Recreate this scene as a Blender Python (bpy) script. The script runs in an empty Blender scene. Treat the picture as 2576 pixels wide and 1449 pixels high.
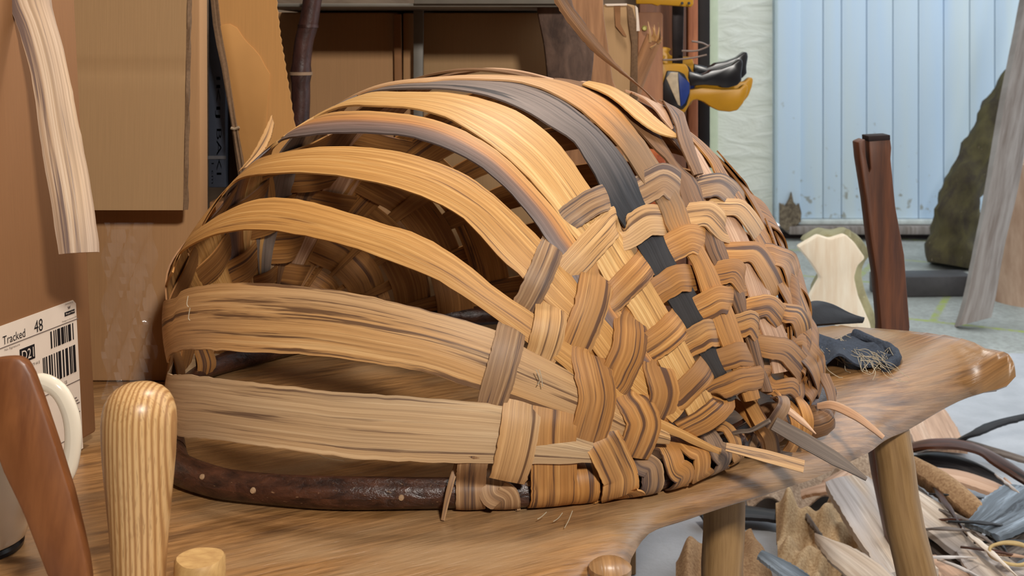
import bpy, bmesh, math, random
import numpy as np
from mathutils import Vector, Matrix
random.seed(7); RNG = np.random.RandomState(7)
sc = bpy.context.scene
COL = sc.collection

# ------------------------------------------------------------------ camera, light, exposure
F, ZC, HY = 2762.0, 0.84, 100.0            # focal length in pixels (2576 wide), eye height, horizon row
cam = bpy.data.cameras.new('camera'); camo = bpy.data.objects.new('camera', cam); COL.objects.link(camo)
cam.sensor_width = 36; cam.lens = 36 * F / 2576
cam.shift_y = -(724.5 - HY) / 2576
camo.location = (0, 0, ZC); camo.rotation_euler = (math.pi / 2, 0, 0)
cam.clip_start = 0.02; cam.clip_end = 60
cam.dof.use_dof = True; cam.dof.focus_distance = 1.02; cam.dof.aperture_fstop = 15
sc.camera = camo
sc.view_settings.view_transform = 'Standard'; sc.view_settings.look = 'None'
sc.view_settings.gamma = 1; sc.view_settings.use_curve_mapping = False
sc.view_settings.exposure = 0.0
wd = bpy.data.worlds.new('overcast_sky'); sc.world = wd; wd.use_nodes = True
bgn = wd.node_tree.nodes['Background']
bgn.inputs[0].default_value = (0.87, 0.94, 1.0, 1); bgn.inputs[1].default_value = 1.6

def area(name, loc, target, size, power, col):
    l = bpy.data.lights.new(name, 'AREA'); l.energy = power; l.color = col; l.size = size
    o = bpy.data.objects.new(name, l); COL.objects.link(o); o.location = loc
    o.rotation_euler = (Vector(target) - Vector(loc)).to_track_quat('-Z', 'Y').to_euler()
    return o
area('workshop_lamp', (0.12, 1.45, 2.15), (0.0, 1.15, 0.5), 0.2, 16, (1.0, 0.93, 0.84))
area('bench_lamp', (0.42, -0.50, 1.66), (0.0, 1.3, 0.6), 0.16, 32, (1.0, 0.95, 0.88))

# ------------------------------------------------------------------ small maths
def V(px, py, Y): return np.array([(px - 1288) / F * Y, Y, ZC - (py - HY) / F * Y])
def on(px, py, z):
    Y = F * (ZC - z) / (py - HY); return np.array([(px - 1288) / F * Y, Y, z])
def nrm(v): v = np.asarray(v, float); return v / (np.linalg.norm(v) + 1e-12)
def crom(P, n):
    """smooth resampling of a polyline to n points, even in arc length"""
    P = np.asarray(P, float)
    if len(P) == 2: t = np.linspace(0, 1, n)[:, None]; return P[0] * (1 - t) + P[1] * t
    E = np.vstack([2 * P[0] - P[1], P, 2 * P[-1] - P[-2]]); out = []
    for i in range(1, len(E) - 2):
        p0, p1, p2, p3 = E[i - 1:i + 3]
        for t in np.linspace(0, 1, 16, endpoint=False):
            out.append(.5 * (2 * p1 + (p2 - p0) * t + (2 * p0 - 5 * p1 + 4 * p2 - p3) * t * t + (3 * p1 - p0 - 3 * p2 + p3) * t ** 3))
    out.append(P[-1]); out = np.array(out)
    d = np.r_[0, np.cumsum(np.linalg.norm(np.diff(out, axis=0), axis=1))]
    s = np.linspace(0, d[-1], n)
    return np.array([np.interp(s, d, out[:, k]) for k in range(out.shape[1])]).T
def lin(r, g, b):
    f = lambda c: (c / 255 / 12.92) if c <= 10 else ((c / 255 + .055) / 1.055) ** 2.4
    return (f(r), f(g), f(b), 1)

# ------------------------------------------------------------------ objects
WLOC = {}
def tag(o, label, cat, group=None):
    o['label'] = label; o['category'] = cat
    if group: o['group'] = group
    return o
def thing(name, label, cat, loc, group=None):
    o = bpy.data.objects.new(name, None); COL.objects.link(o); o.location = [float(c) for c in loc]
    o.empty_display_size = .05; WLOC[o.name] = np.array(loc, float)
    return tag(o, label, cat, group)
def mesh_obj(name, verts, faces, mat, parent=None, uv=None, uv2=None, sharp=40, label=None, smooth=True):
    v = np.array(verts, float)
    if parent is None: loc = np.array([(v[:, 0].min() + v[:, 0].max()) / 2, (v[:, 1].min() + v[:, 1].max()) / 2, v[:, 2].min()])
    else: loc = WLOC[parent.name]
    me = bpy.data.meshes.new(name); me.from_pydata([tuple(p) for p in (v - loc)], [], [tuple(int(i) for i in f) for f in faces])
    for nm, u in (('UVMap', uv), ('Unit', uv2)):
        if u is None: continue
        u = np.asarray(u, float); ly = me.uv_layers.new(name=nm)
        idx = np.empty(len(me.loops), dtype=np.int32); me.loops.foreach_get('vertex_index', idx)
        ly.data.foreach_set('uv', u[idx].astype(np.float32).ravel())
    if smooth:
        me.polygons.foreach_set('use_smooth', [True] * len(me.polygons))
        me.set_sharp_from_angle(angle=math.radians(sharp))
    me.update()
    bm = bmesh.new(); bm.from_mesh(me); bmesh.ops.recalc_face_normals(bm, faces=bm.faces); bm.to_mesh(me); bm.free()
    if mat: me.materials.append(mat)
    o = bpy.data.objects.new(name, me); COL.objects.link(o)
    if parent is None: o.location = loc
    else: o.parent = parent
    WLOC[o.name] = loc
    if label: o['label'] = label
    return o
def ribbon_geo(U, L, N, th=.0016, na=6, cup=0., edge=0.0):
    """strip between edge lines U and L with outward normals N; returns verts, faces, uv, uv2"""
    U, L, N = map(np.asarray, (U, L, N)); n = len(U)
    if edge:
        w = (L - U); w /= np.linalg.norm(w, axis=1)[:, None] + 1e-9; ju, jl = w * (RNG.randn(n, 1) * edge), w * (RNG.randn(n, 1) * edge)
    mid = (U + L) / 2; s = np.r_[0, np.cumsum(np.linalg.norm(np.diff(mid, axis=0), axis=1))]
    vs, uv, uv2 = [], [], []; wm = float(np.mean(np.linalg.norm(L - U, axis=1)))
    for side in (1, -1):
        for i in range(n):
            wd_ = wm
            for j in range(na + 1):
                t = j / na; p = U[i] * (1 - t) + L[i] * t + (ju[i] if edge and j == 0 else jl[i] if edge and j == na else 0) + N[i] * (cup * (1 - (2 * t - 1) ** 2) + side * th / 2)
                vs.append(p); uv.append((s[i], (t - .5) * wd_)); uv2.append((i / (n - 1), t))
    f = []; k = na + 1; o = n * k
    for i in range(n - 1):
        for j in range(na):
            a = i * k + j; f.append((a, a + 1, a + k + 1, a + k)); f.append((o + a, o + a + k, o + a + k + 1, o + a + 1))
        for j in (0, na):
            a = i * k + j; f.append((a, a + k, o + a + k, o + a))
    for i in (0, n - 1):
        for j in range(na):
            a = i * k + j; f.append((a, a + 1, o + a + 1, o + a))
    return vs, f, uv, uv2
def ribbon(name, U, L, N, mat, parent=None, label=None, **kw):
    v, f, uv, uv2 = ribbon_geo(U, L, N, **kw)
    return mesh_obj(name, v, f, mat, parent, uv, uv2, label=label)
def tube_geo(path, rad, seg=14, flat=1.0, jitter=0., cap=True):
    P = np.asarray(path, float); n = len(P); R = np.broadcast_to(np.asarray(rad, float), (n,))
    T = np.gradient(P, axis=0); T /= np.linalg.norm(T, axis=1)[:, None] + 1e-12
    ref = np.array([0, 0, 1.]) if abs(T[0][2]) < .8 else np.array([0, 1., 0]); B = nrm(np.cross(T[0], ref)); vs, uv = [], []
    s = np.r_[0, np.cumsum(np.linalg.norm(np.diff(P, axis=0), axis=1))]
    for i in range(n):
        B = nrm(B - T[i] * (B @ T[i])); C = np.cross(T[i], B)
        for j in range(seg + 1):
            a = 2 * math.pi * j / seg; jj = j % seg
            r = R[i] * (1 + jitter * math.sin(3 * a + i * .7) + jitter * .6 * math.sin(5 * a - i * 1.3))
            vs.append(P[i] + r * (math.cos(a) * B + flat * math.sin(a) * C)); uv.append((s[i], a * R[i] + 3.1 * (j == -1)))
    k = seg + 1; f = [(i * k + j, i * k + j + 1, (i + 1) * k + j + 1, (i + 1) * k + j) for i in range(n - 1) for j in range(seg)]
    if cap:
        for i in (0, n - 1):
            b = len(vs); vs += [vs[i * k + j] for j in range(seg)]; uv += [tuple(((np.array(vs[i * k + j]) - P[i]) @ B, ((np.array(vs[i * k + j]) - P[i]) @ C))) for j in range(seg)]
            f.append(tuple(range(b, b + seg)))
    return vs, f, uv
def merge(*geos):
    vs, f, uv = [], [], []
    for g in geos:
        b = len(vs); vs += list(g[0]); f += [tuple(i + b for i in q) for q in g[1]]; uv += list(g[2])
    return vs, f, uv
def tube(name, path, rad, mat, parent=None, label=None, **kw):
    g = tube_geo(path, rad, **kw); return mesh_obj(name, g[0], g[1], mat, parent, g[2], label=label)
def lathe_geo(base, prof, seg=32, axis=(0, 0, 1)):
    """profile of (radius, height) turned about axis through base"""
    ax = nrm(axis); B = nrm(np.cross(ax, (0, 1, .01))); C = np.cross(ax, B); base = np.asarray(base, float); vs, uv = [], []
    s = 0; last = None
    for r, h in prof:
        if last is not None: s += math.hypot(r - last[0], h - last[1])
        last = (r, h)
        for j in range(seg + 1):
            a = 2 * math.pi * j / seg; vs.append(base + ax * h + r * (math.cos(a) * B + math.sin(a) * C)); uv.append((h, r * math.cos(a)))
    k = seg + 1; f = [(i * k + j, i * k + j + 1, (i + 1) * k + j + 1, (i + 1) * k + j) for i in range(len(prof) - 1) for j in range(seg)]
    return vs, f, uv
def lathe(name, base, prof, mat, parent=None, seg=32, axis=(0, 0, 1), label=None):
    g = lathe_geo(base, prof, seg, axis); return mesh_obj(name, g[0], g[1], mat, parent, g[2], label=label)
def prism_geo(poly, o, ex, ey, depth, bevel=0., seg=2):
    """polygon (a, b) in the plane o + a ex + b ey, thickened by depth along ex x ey"""
    o, ex, ey = np.asarray(o, float), np.asarray(ex, float), np.asarray(ey, float); ez = nrm(np.cross(ex, ey))
    bm = bmesh.new(); vv = [bm.verts.new((a, b, 0)) for a, b in poly]; fc = bm.faces.new(vv)
    r = bmesh.ops.extrude_face_region(bm, geom=[fc]); nv = [e for e in r['geom'] if isinstance(e, bmesh.types.BMVert)]
    bmesh.ops.translate(bm, verts=nv, vec=(0, 0, depth)); bmesh.ops.recalc_face_normals(bm, faces=bm.faces)
    if bevel: bmesh.ops.bevel(bm, geom=list(bm.edges), offset=bevel, segments=seg, affect='EDGES', profile=.5, clamp_overlap=True)
    bm.verts.index_update()
    vs = [o + ex * v.co.x + ey * v.co.y + ez * v.co.z for v in bm.verts]; uv = [(v.co.y, v.co.x + v.co.z) for v in bm.verts]
    f = [tuple(v.index for v in q.verts) for q in bm.faces]; bm.free(); return vs, f, uv
def prism(name, poly, o, ex, ey, depth, mat, parent=None, bevel=0., label=None, seg=2):
    g = prism_geo(poly, o, ex, ey, depth, bevel, seg); return mesh_obj(name, g[0], g[1], mat, parent, g[2], label=label, sharp=30)
def box(name, lo, hi, mat, parent=None, bevel=.002, label=None, rot=0., tilt=(0, 0)):
    lo, hi = np.array(lo, float), np.array(hi, float); c = (lo + hi) / 2; d = hi - lo
    g = prism_geo([(-d[0] / 2, -d[1] / 2), (d[0] / 2, -d[1] / 2), (d[0] / 2, d[1] / 2), (-d[0] / 2, d[1] / 2)], (0, 0, 0), (1, 0, 0), (0, 1, 0), d[2], bevel)
    ca, sa = math.cos(rot), math.sin(rot); vs = []; uv = []
    for p in g[0]:
        x, y, z = p; X, Y = ca * x - sa * y, sa * x + ca * y
        vs.append(np.array([c[0] + X + tilt[0] * z, c[1] + Y + tilt[1] * z, lo[2] + z])); uv.append((z, x + y))
    return mesh_obj(name, vs, g[1], mat, parent, uv, label=label, sharp=30)
def struct(o): o['kind'] = 'structure'; return o
def txt(name, s, mat, parent, O, ex, ez, a0, a1, b0, b1, lift=.0006):
    """lettering fitted into a rectangle of a flat face"""
    cu = bpy.data.curves.new('t', 'FONT'); cu.body = s; cu.resolution_u = 3; to = bpy.data.objects.new('t', cu); COL.objects.link(to)
    me = bpy.data.meshes.new_from_object(to.evaluated_get(bpy.context.evaluated_depsgraph_get()))
    v = np.array([w.co[:] for w in me.vertices]); f = [tuple(p.vertices) for p in me.polygons]
    bpy.data.objects.remove(to); bpy.data.meshes.remove(me); bpy.data.curves.remove(cu)
    x0, x1, y0, y1 = v[:, 0].min(), v[:, 0].max(), v[:, 1].min(), v[:, 1].max(); n = nrm(np.cross(ex, ez))
    vs = [O + ex * (a0 + (p[0] - x0) / (x1 - x0) * (a1 - a0)) + ez * (b0 + (p[1] - y0) / (y1 - y0) * (b1 - b0)) + n * lift for p in v]
    return mesh_obj(name, vs, f, mat, parent, smooth=False)

# ------------------------------------------------------------------ materials
MATS = {}
def nt(name):
    m = bpy.data.materials.new(name); m.use_nodes = True; t = m.node_tree; return m, t, t.nodes['Principled BSDF']
def nd(t, ty, **kw):
    n = t.nodes.new(ty)
    for k, v in kw.items():
        if hasattr(n, k): setattr(n, k, v)
        else: n.inputs[k].default_value = v
    return n
def ramp(t, fac, stops, interp='LINEAR'):
    r = t.nodes.new('ShaderNodeValToRGB'); r.color_ramp.interpolation = interp; e = r.color_ramp.elements
    while len(e) < len(stops): e.new(.5)
    for i, (p, c) in enumerate(stops): e[i].position = p; e[i].color = c if len(c) == 4 else (*c, 1)
    t.links.new(fac, r.inputs[0]); return r.outputs[0]
def mixc(t, fac, a, b, mode='MIX'):
    m = t.nodes.new('ShaderNodeMix'); m.data_type = 'RGBA'; m.blend_type = mode
    for s, v in ((m.inputs[0], fac), (m.inputs[6], a), (m.inputs[7], b)):
        if isinstance(v, bpy.types.NodeSocket): t.links.new(v, s)
        else: s.default_value = v
    return m.outputs[2]
def grain(t, su, sv, detail=4, rough=.6, dist=0., seed=0, co='UV'):
    """noise drawn out along a strip (u along, v across, metres), different on every object"""
    if co == 'UV': c = nd(t, 'ShaderNodeUVMap', uv_map='UVMap').outputs[0]
    else: c = nd(t, 'ShaderNodeTexCoord').outputs['Object']
    inf = nd(t, 'ShaderNodeObjectInfo'); mu = nd(t, 'ShaderNodeMath', operation='MULTIPLY'); mu.inputs[1].default_value = 37.; t.links.new(inf.outputs['Random'], mu.inputs[0])
    ad = nd(t, 'ShaderNodeMath', operation='ADD'); ad.inputs[1].default_value = seed * 7.3; t.links.new(mu.outputs[0], ad.inputs[0])
    mp = nd(t, 'ShaderNodeMapping'); t.links.new(c, mp.inputs[0]); mp.inputs['Scale'].default_value = (su, sv, sv)
    n = nd(t, 'ShaderNodeTexNoise', noise_dimensions='4D'); t.links.new(mp.outputs[0], n.inputs['Vector']); t.links.new(ad.outputs[0], n.inputs['W'])
    n.inputs['Scale'].default_value = 1; n.inputs['Detail'].default_value = detail; n.inputs['Roughness'].default_value = rough; n.inputs['Distortion'].default_value = dist
    return n.outputs[0]
def bump(t, h, bs, strength=.4, dist=.001):
    b = nd(t, 'ShaderNodeBump'); b.inputs['Strength'].default_value = strength; b.inputs['Distance'].default_value = dist
    t.links.new(h, b.inputs['Height']); t.links.new(b.outputs[0], bs.inputs['Normal'])
def splint(name, light, mid, dark, streak=.5, patch=None, grad=None, rough=.5, fine=330., su=5., bmp=.5, spec=.35):
    """split-wood strip: fine lengthwise grain, dark drawn-out streaks, optional stain along ('u') or across ('v') the strip"""
    m, t, bs = nt(name)
    g1 = grain(t, su, fine, 5, .68, 0, 1); g2 = grain(t, su * .8, fine * .55, 5, .64, .2, 2); g3 = grain(t, 3.5, 22, 2, .5, 0, 3); g4 = grain(t, su * 1.4, fine * 3.2, 2, .6, 0, 4)
    c = ramp(t, g1, [(.36, tuple(x * .86 for x in mid[:3])), (.5, mid), (.64, light)])
    if grad:
        uq = nd(t, 'ShaderNodeUVMap', uv_map='Unit'); sx = nd(t, 'ShaderNodeSeparateXYZ'); t.links.new(uq.outputs[0], sx.inputs[0])
        ax, stops = grad; wob = nd(t, 'ShaderNodeMath', operation='MULTIPLY_ADD'); wob.inputs[1].default_value = .12; t.links.new(g2, wob.inputs[0]); t.links.new(sx.outputs[0 if ax == 'u' else 1], wob.inputs[2])
        sb = nd(t, 'ShaderNodeMath', operation='SUBTRACT'); sb.inputs[1].default_value = .06; t.links.new(wob.outputs[0], sb.inputs[0])
        gc = ramp(t, sb.outputs[0], stops); k = ramp(t, g1, [(.34, (.62, .62, .62)), (.66, (1.14, 1.14, 1.14))]); c = mixc(t, 1., gc, k, 'MULTIPLY')
    if patch: c = mixc(t, ramp(t, g3, [(.47, (0, 0, 0)), (.66, (.75, .75, .75))]), c, patch)
    c = mixc(t, 1., c, ramp(t, g4, [(.36, (.80, .78, .76)), (.55, (1.04, 1.04, 1.04))]), 'MULTIPLY')
    a = .655 - .17 * streak
    c = mixc(t, ramp(t, g2, [(a, (0, 0, 0)), (a + .06, (.92, .92, .92))]), c, dark)
    t.links.new(c, bs.inputs['Base Color']); bs.inputs['Roughness'].default_value = rough; bs.inputs['Specular IOR Level'].default_value = spec
    hm = mixc(t, .45, g1, g2); bump(t, hm, bs, bmp, .0012); return m
def plain(name, col, rough=.6, metal=0., var=.15, sc_=30., bmp=0., spec=.4, trans=0., alpha=1., col2=None, clear=0., co='OBJ'):
    m, t, bs = nt(name); n = grain(t, sc_, sc_, 4, .6, 0, 1, co)
    c2 = col2 if col2 else tuple(x * (1 - var * 2) for x in col[:3]) + (1,)
    t.links.new(ramp(t, n, [(.35, c2), (.65, col)]), bs.inputs['Base Color'])
    bs.inputs['Roughness'].default_value = rough; bs.inputs['Metallic'].default_value = metal; bs.inputs['Specular IOR Level'].default_value = spec
    bs.inputs['Transmission Weight'].default_value = trans; bs.inputs['Alpha'].default_value = alpha; bs.inputs['Coat Weight'].default_value = clear
    if bmp: bump(t, n, bs, bmp, .004)
    return m
M = MATS
TAN, TANM, DK = lin(222, 178, 122), lin(196, 148, 92), lin(98, 68, 46)
M['pale'] = splint('pale_oak_splint', lin(220, 188, 146), lin(196, 160, 118), lin(104, 78, 60), .68, lin(182, 156, 124), rough=.6, su=3.5)
M['tan'] = splint('tan_oak_splint', lin(224, 180, 124), lin(198, 150, 96), DK, .62, lin(188, 152, 112))
M['gold'] = splint('golden_oak_splint', lin(224, 174, 108), lin(198, 144, 80), lin(130, 88, 50), .38)
M['light'] = splint('light_oak_splint', lin(232, 190, 128), lin(208, 158, 96), lin(140, 98, 58), .35)
M['stain'] = splint('two_tone_splint', TAN, TANM, lin(90, 62, 48), .35, None, ('v', [(0, lin(214, 160, 96)), (.4, lin(198, 138, 84)), (.62, lin(140, 112, 100)), (1, lin(120, 106, 102))]))
M['grey'] = splint('bark_grey_splint', lin(130, 118, 112), lin(96, 86, 84), lin(46, 42, 44), .5, None, ('u', [(0, lin(140, 124, 112)), (.66, lin(136, 120, 112)), (.74, lin(100, 92, 90)), (.79, lin(50, 50, 54)), (1, lin(62, 55, 50))]), rough=.55)
M['russet'] = splint('russet_splint', TAN, TANM, lin(120, 80, 50), .35, None, ('u', [(0, lin(216, 176, 136)), (.60, lin(214, 166, 118)), (.68, lin(206, 146, 84)), (.73, lin(146, 112, 78)), (.80, lin(150, 114, 78)), (.84, lin(190, 134, 74)), (1, lin(186, 130, 70))]))
M['pink'] = splint('pinkish_splint', lin(222, 184, 152), lin(192, 148, 114), lin(120, 88, 66), .35)
M['dullbrown'] = splint('brown_splint', lin(160, 120, 84), lin(128, 92, 62), lin(74, 54, 42), .5)
M['weave'] = splint('orange_weaver', lin(212, 158, 94), lin(180, 124, 66), lin(86, 58, 44), .78, lin(176, 132, 84), fine=300)
M['weave2'] = splint('honey_weaver', lin(202, 146, 82), lin(170, 116, 60), lin(86, 58, 44), .7, lin(158, 114, 72), fine=280)
M['weaveg'] = splint('striped_weaver', lin(194, 158, 118), lin(154, 118, 84), lin(86, 66, 58), .9, lin(140, 114, 92), fine=300)
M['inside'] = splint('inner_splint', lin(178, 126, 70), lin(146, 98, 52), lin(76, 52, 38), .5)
M['greystick'] = splint('weathered_splint', lin(140, 124, 110), lin(104, 90, 80), lin(62, 54, 50), .5)

def bark_mat(name, a, b, spots, rough=.35, sc_=1., bmp=.6):
    m, t, bs = nt(name); n = grain(t, 30 * sc_, 60 * sc_, 5, .65, .4, 1); n2 = grain(t, 150 * sc_, 330 * sc_, 2, .5, 0, 2)
    c = ramp(t, n, [(.35, a), (.65, b)]); c = mixc(t, ramp(t, n2, [(.68, (0, 0, 0)), (.76, (.8, .8, .8))]), c, spots)
    t.links.new(c, bs.inputs['Base Color']); bs.inputs['Roughness'].default_value = rough; bump(t, n, bs, bmp, .002); return m
M['rim'] = bark_mat('hazel_bark', lin(38, 21, 15), lin(84, 50, 34), lin(156, 120, 88), .34, 1.6, 1.)
M['knot'] = plain('cut_knot', lin(176, 142, 108), .6)
M['cane'] = bark_mat('dark_cane_bark', lin(44, 24, 20), lin(72, 44, 38), lin(110, 80, 66), .4)
M['canering'] = plain('cane_ring', lin(150, 122, 96), .6)

def wood(name, light, mid, dark, su=9., fine=140., streak=.45, rough=.42, bmp=.5, patch=None, co='UV', coat=0.):
    m, t, bs = nt(name); g1 = grain(t, su, fine, 4, .65, .2, 1, co); g2 = grain(t, su * .4, fine * .3, 4, .6, .6, 2, co); g3 = grain(t, 5, 11, 3, .6, .5, 3, co)
    c = ramp(t, g1, [(.36, mid), (.64, light)]); a = .66 - .17 * streak
    c = mixc(t, ramp(t, g2, [(a, (0, 0, 0)), (a + .2, (.8, .8, .8))]), c, dark)
    if patch: c = mixc(t, ramp(t, g3, [(.45, (0, 0, 0)), (.65, (.8, .8, .8))]), c, patch)
    t.links.new(c, bs.inputs['Base Color']); bs.inputs['Roughness'].default_value = rough; bs.inputs['Coat Weight'].default_value = coat; bs.inputs['Coat Roughness'].default_value = .3
    bump(t, mixc(t, .5, g1, g2), bs, bmp, .0025); return m
M['bench'] = wood('bench_oak', lin(172, 126, 78), lin(126, 88, 50), lin(70, 46, 30), 20, 190, .85, .34, .9, lin(164, 132, 96), coat=.5)
M['leg'] = wood('bench_leg_wood', lin(166, 130, 84), lin(138, 104, 62), lin(98, 70, 44), 12, 160, .4, .5, .4)
M['legend'] = wood('end_grain', lin(206, 166, 106), lin(180, 138, 84), lin(140, 100, 58), 60, 120, .4, .6, .5)
M['darkwood'] = wood('dark_oiled_wood', lin(146, 90, 50), lin(104, 58, 30), lin(64, 34, 18), 12, 60, .8, .38, .2, lin(124, 74, 40))
def ash():
    m, t, bs = nt('ash_grain'); tc = nd(t, 'ShaderNodeTexCoord'); mp = nd(t, 'ShaderNodeMapping'); t.links.new(tc.outputs['Object'], mp.inputs[0]); mp.inputs['Scale'].default_value = (1, .35, .06); mp.inputs['Location'].default_value = (.03, .02, 0)
    w = nd(t, 'ShaderNodeTexWave', wave_type='BANDS', bands_direction='X'); t.links.new(mp.outputs[0], w.inputs[0]); w.inputs['Scale'].default_value = 88; w.inputs['Distortion'].default_value = 3.5; w.inputs['Detail'].default_value = 2; w.inputs['Detail Scale'].default_value = 1.2
    n = grain(t, 700, 700, 3, .6, 0, 2, 'OBJ'); mp2 = nd(t, 'ShaderNodeMapping'); t.links.new(tc.outputs['Object'], mp2.inputs[0]); mp2.inputs['Scale'].default_value = (900, 900, 60)
    n2 = nd(t, 'ShaderNodeTexNoise'); t.links.new(mp2.outputs[0], n2.inputs[0]); n2.inputs['Scale'].default_value = 1
    c = ramp(t, w.outputs[0], [(.15, lin(218, 176, 122)), (.6, lin(204, 158, 102)), (.95, lin(172, 124, 76))])
    c = mixc(t, ramp(t, n2.outputs[0], [(.52, (0, 0, 0)), (.66, (.5, .5, .5))]), c, lin(150, 106, 64))
    t.links.new(c, bs.inputs['Base Color']); bs.inputs['Roughness'].default_value = .35; return m
M['ash'] = ash()
def cardboard(name, col, k=1.):
    m, t, bs = nt(name); n = grain(t, 14, 900, 3, .6, 0, 1); n2 = grain(t, 3, 5, 3, .5, 0, 2)
    c = ramp(t, n, [(.3, tuple(x * .88 for x in col[:3])), (.7, col[:3])]); c = mixc(t, ramp(t, n2, [(.4, (0, 0, 0)), (.7, (.35, .35, .35))]), c, tuple(x * .8 for x in col[:3]) + (1,))
    t.links.new(c, bs.inputs['Base Color']); bs.inputs['Roughness'].default_value = .8; bump(t, n, bs, .12, .0006); return m
M['card'] = cardboard('cardboard', lin(176, 132, 88)); M['cardo'] = cardboard('orange_cardboard', lin(148, 102, 62)); M['cardg'] = cardboard('dull_cardboard', lin(172, 136, 94)); M['cardd'] = cardboard('torn_cardboard', lin(206, 150, 86))
M['cardedge'] = plain('cardboard_edge', lin(120, 92, 66), .9, sc_=300)
M['paper'] = plain('label_paper', lin(232, 214, 196), .6, var=.03); M['ink'] = plain('label_ink', lin(24, 20, 22), .6, var=.02)
M['inkfaint'] = plain('faint_ink', lin(120, 106, 98), .6, var=.02)
M['navy'] = plain('navy_spine', lin(52, 58, 70), .5, var=.1); M['navyink'] = plain('spine_ink', lin(14, 14, 18), .6, var=.02)
M['plastic'] = plain('clear_film', (1, 1, 1, 1), .08, var=0., trans=0., alpha=.05, spec=1., bmp=.5, sc_=18)
M['ceramic'] = plain('cream_glaze', lin(238, 226, 204), .12, var=.03, clear=.5, sc_=20); M['blackfoot'] = plain('black_glaze', lin(22, 20, 24), .3)
M['stripwood'] = splint('pale_ash_strip', lin(232, 206, 178), lin(206, 174, 142), lin(124, 104, 98), 1.0, lin(156, 138, 132), None, .65, 210, 3.)
M['clampy'] = plain('yellow_clamp_plastic', lin(184, 132, 22), .4, var=.06); M['clampk'] = plain('black_rubber', lin(20, 20, 24), .28, var=.1, spec=.6); M['steel'] = plain('dark_steel', lin(52, 46, 46), .35, .7)
M['blue'] = plain('blue_sticker', lin(28, 52, 120), .4, var=.1, sc_=60); M['cream'] = plain('cream_sticker', lin(200, 180, 150), .5, var=.15, sc_=60); M['orange'] = plain('orange_clamp_plastic', lin(206, 120, 30), .4, var=.05)
M['wire'] = plain('bare_wire', lin(150, 132, 122), .35, .6)
M['postk'] = plain('black_post_paint', lin(26, 20, 20), .6); M['postr'] = wood('red_brown_post', lin(186, 116, 76), lin(154, 90, 58), lin(110, 62, 40), 9, 90, .4, .6)
M['shelf'] = plain('grey_shelf_metal', lin(112, 106, 96), .5, var=.08)
M['barkd'] = bark_mat('rough_bark', lin(66, 50, 42), lin(110, 86, 72), lin(136, 112, 94), .9, .6, 1.)
M['board'] = wood('rough_brown_board', lin(170, 122, 82), lin(134, 92, 58), lin(92, 62, 42), 8, 90, .5, .75)
M['denim'] = plain('dark_denim', lin(62, 70, 84), .9, var=.2, sc_=300, bmp=.4); M['thread'] = plain('frayed_thread', lin(202, 188, 162), .9); M['leather'] = plain('black_leather', lin(28, 27, 31), .4, var=.1, bmp=.3)
M['burlap'] = plain('burlap', lin(206, 178, 140), .95, sc_=260, bmp=.35, col2=lin(172, 140, 102)); M['burlapd'] = plain('brown_burlap', lin(180, 146, 108), .95, sc_=240, bmp=.35, col2=lin(142, 108, 76))
M['slabpale'] = splint('pale_slab', lin(226, 212, 196), lin(198, 178, 158), lin(130, 112, 100), .45, lin(186, 184, 188), None, .7, 60, 3.)
M['slabpink'] = splint('pinkish_slab', lin(220, 190, 166), lin(196, 160, 134), lin(124, 94, 78), .45, None, None, .7, 60, 3.)
M['barkstrip'] = splint('dark_bark_strip', lin(106, 58, 34), lin(64, 36, 24), lin(26, 20, 20), .65, None, None, .35, 90, 3.)
M['blackstrip'] = splint('black_bark_strip', lin(58, 54, 54), lin(34, 32, 34), lin(18, 17, 18), .5, None, None, .45, 90, 3.)
M['bluegrey'] = splint('blue_grey_bark', lin(158, 172, 186), lin(112, 122, 132), lin(58, 62, 68), .6, None, None, .7, 90, 6.)
M['greybark'] = splint('grey_bark', lin(150, 138, 128), lin(112, 100, 92), lin(62, 54, 50), .6, None, None, .75, 70, 5.)
M['twine'] = plain('twine', lin(206, 176, 122), .9)
M['stake'] = wood('red_split_stake', lin(116, 68, 40), lin(74, 42, 27), lin(32, 20, 15), 5, 60, .65, .5)
M['char_and_gap'] = plain('char_end_and_gap_shade', lin(40, 26, 24), .8)  # stake tip, also the painted shade of the gap below the sill
M['moss'] = bark_mat('mossy_bark', lin(52, 43, 31), lin(82, 74, 42), lin(128, 116, 94), .95, .35, 1.)
M['grey_plank'] = wood('weathered_grey_wood', lin(150, 142, 136), lin(116, 104, 96), lin(72, 62, 56), 5, 60, .55, .8)
M['logface'] = wood('pale_split_log', lin(242, 226, 200), lin(228, 202, 170), lin(204, 172, 138), 5, 40, .3, .8)
M['logbark'] = bark_mat('lichen_bark', lin(120, 112, 84), lin(164, 156, 118), lin(196, 190, 160), .95, .4, .8)
M['stump'] = wood('stump_wood', lin(188, 158, 134), lin(152, 118, 94), lin(104, 80, 64), 5, 40, .5, .85)
M['beam'] = plain('dark_beam', lin(66, 62, 62), .5, var=.15)
M['plaster'] = None

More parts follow.
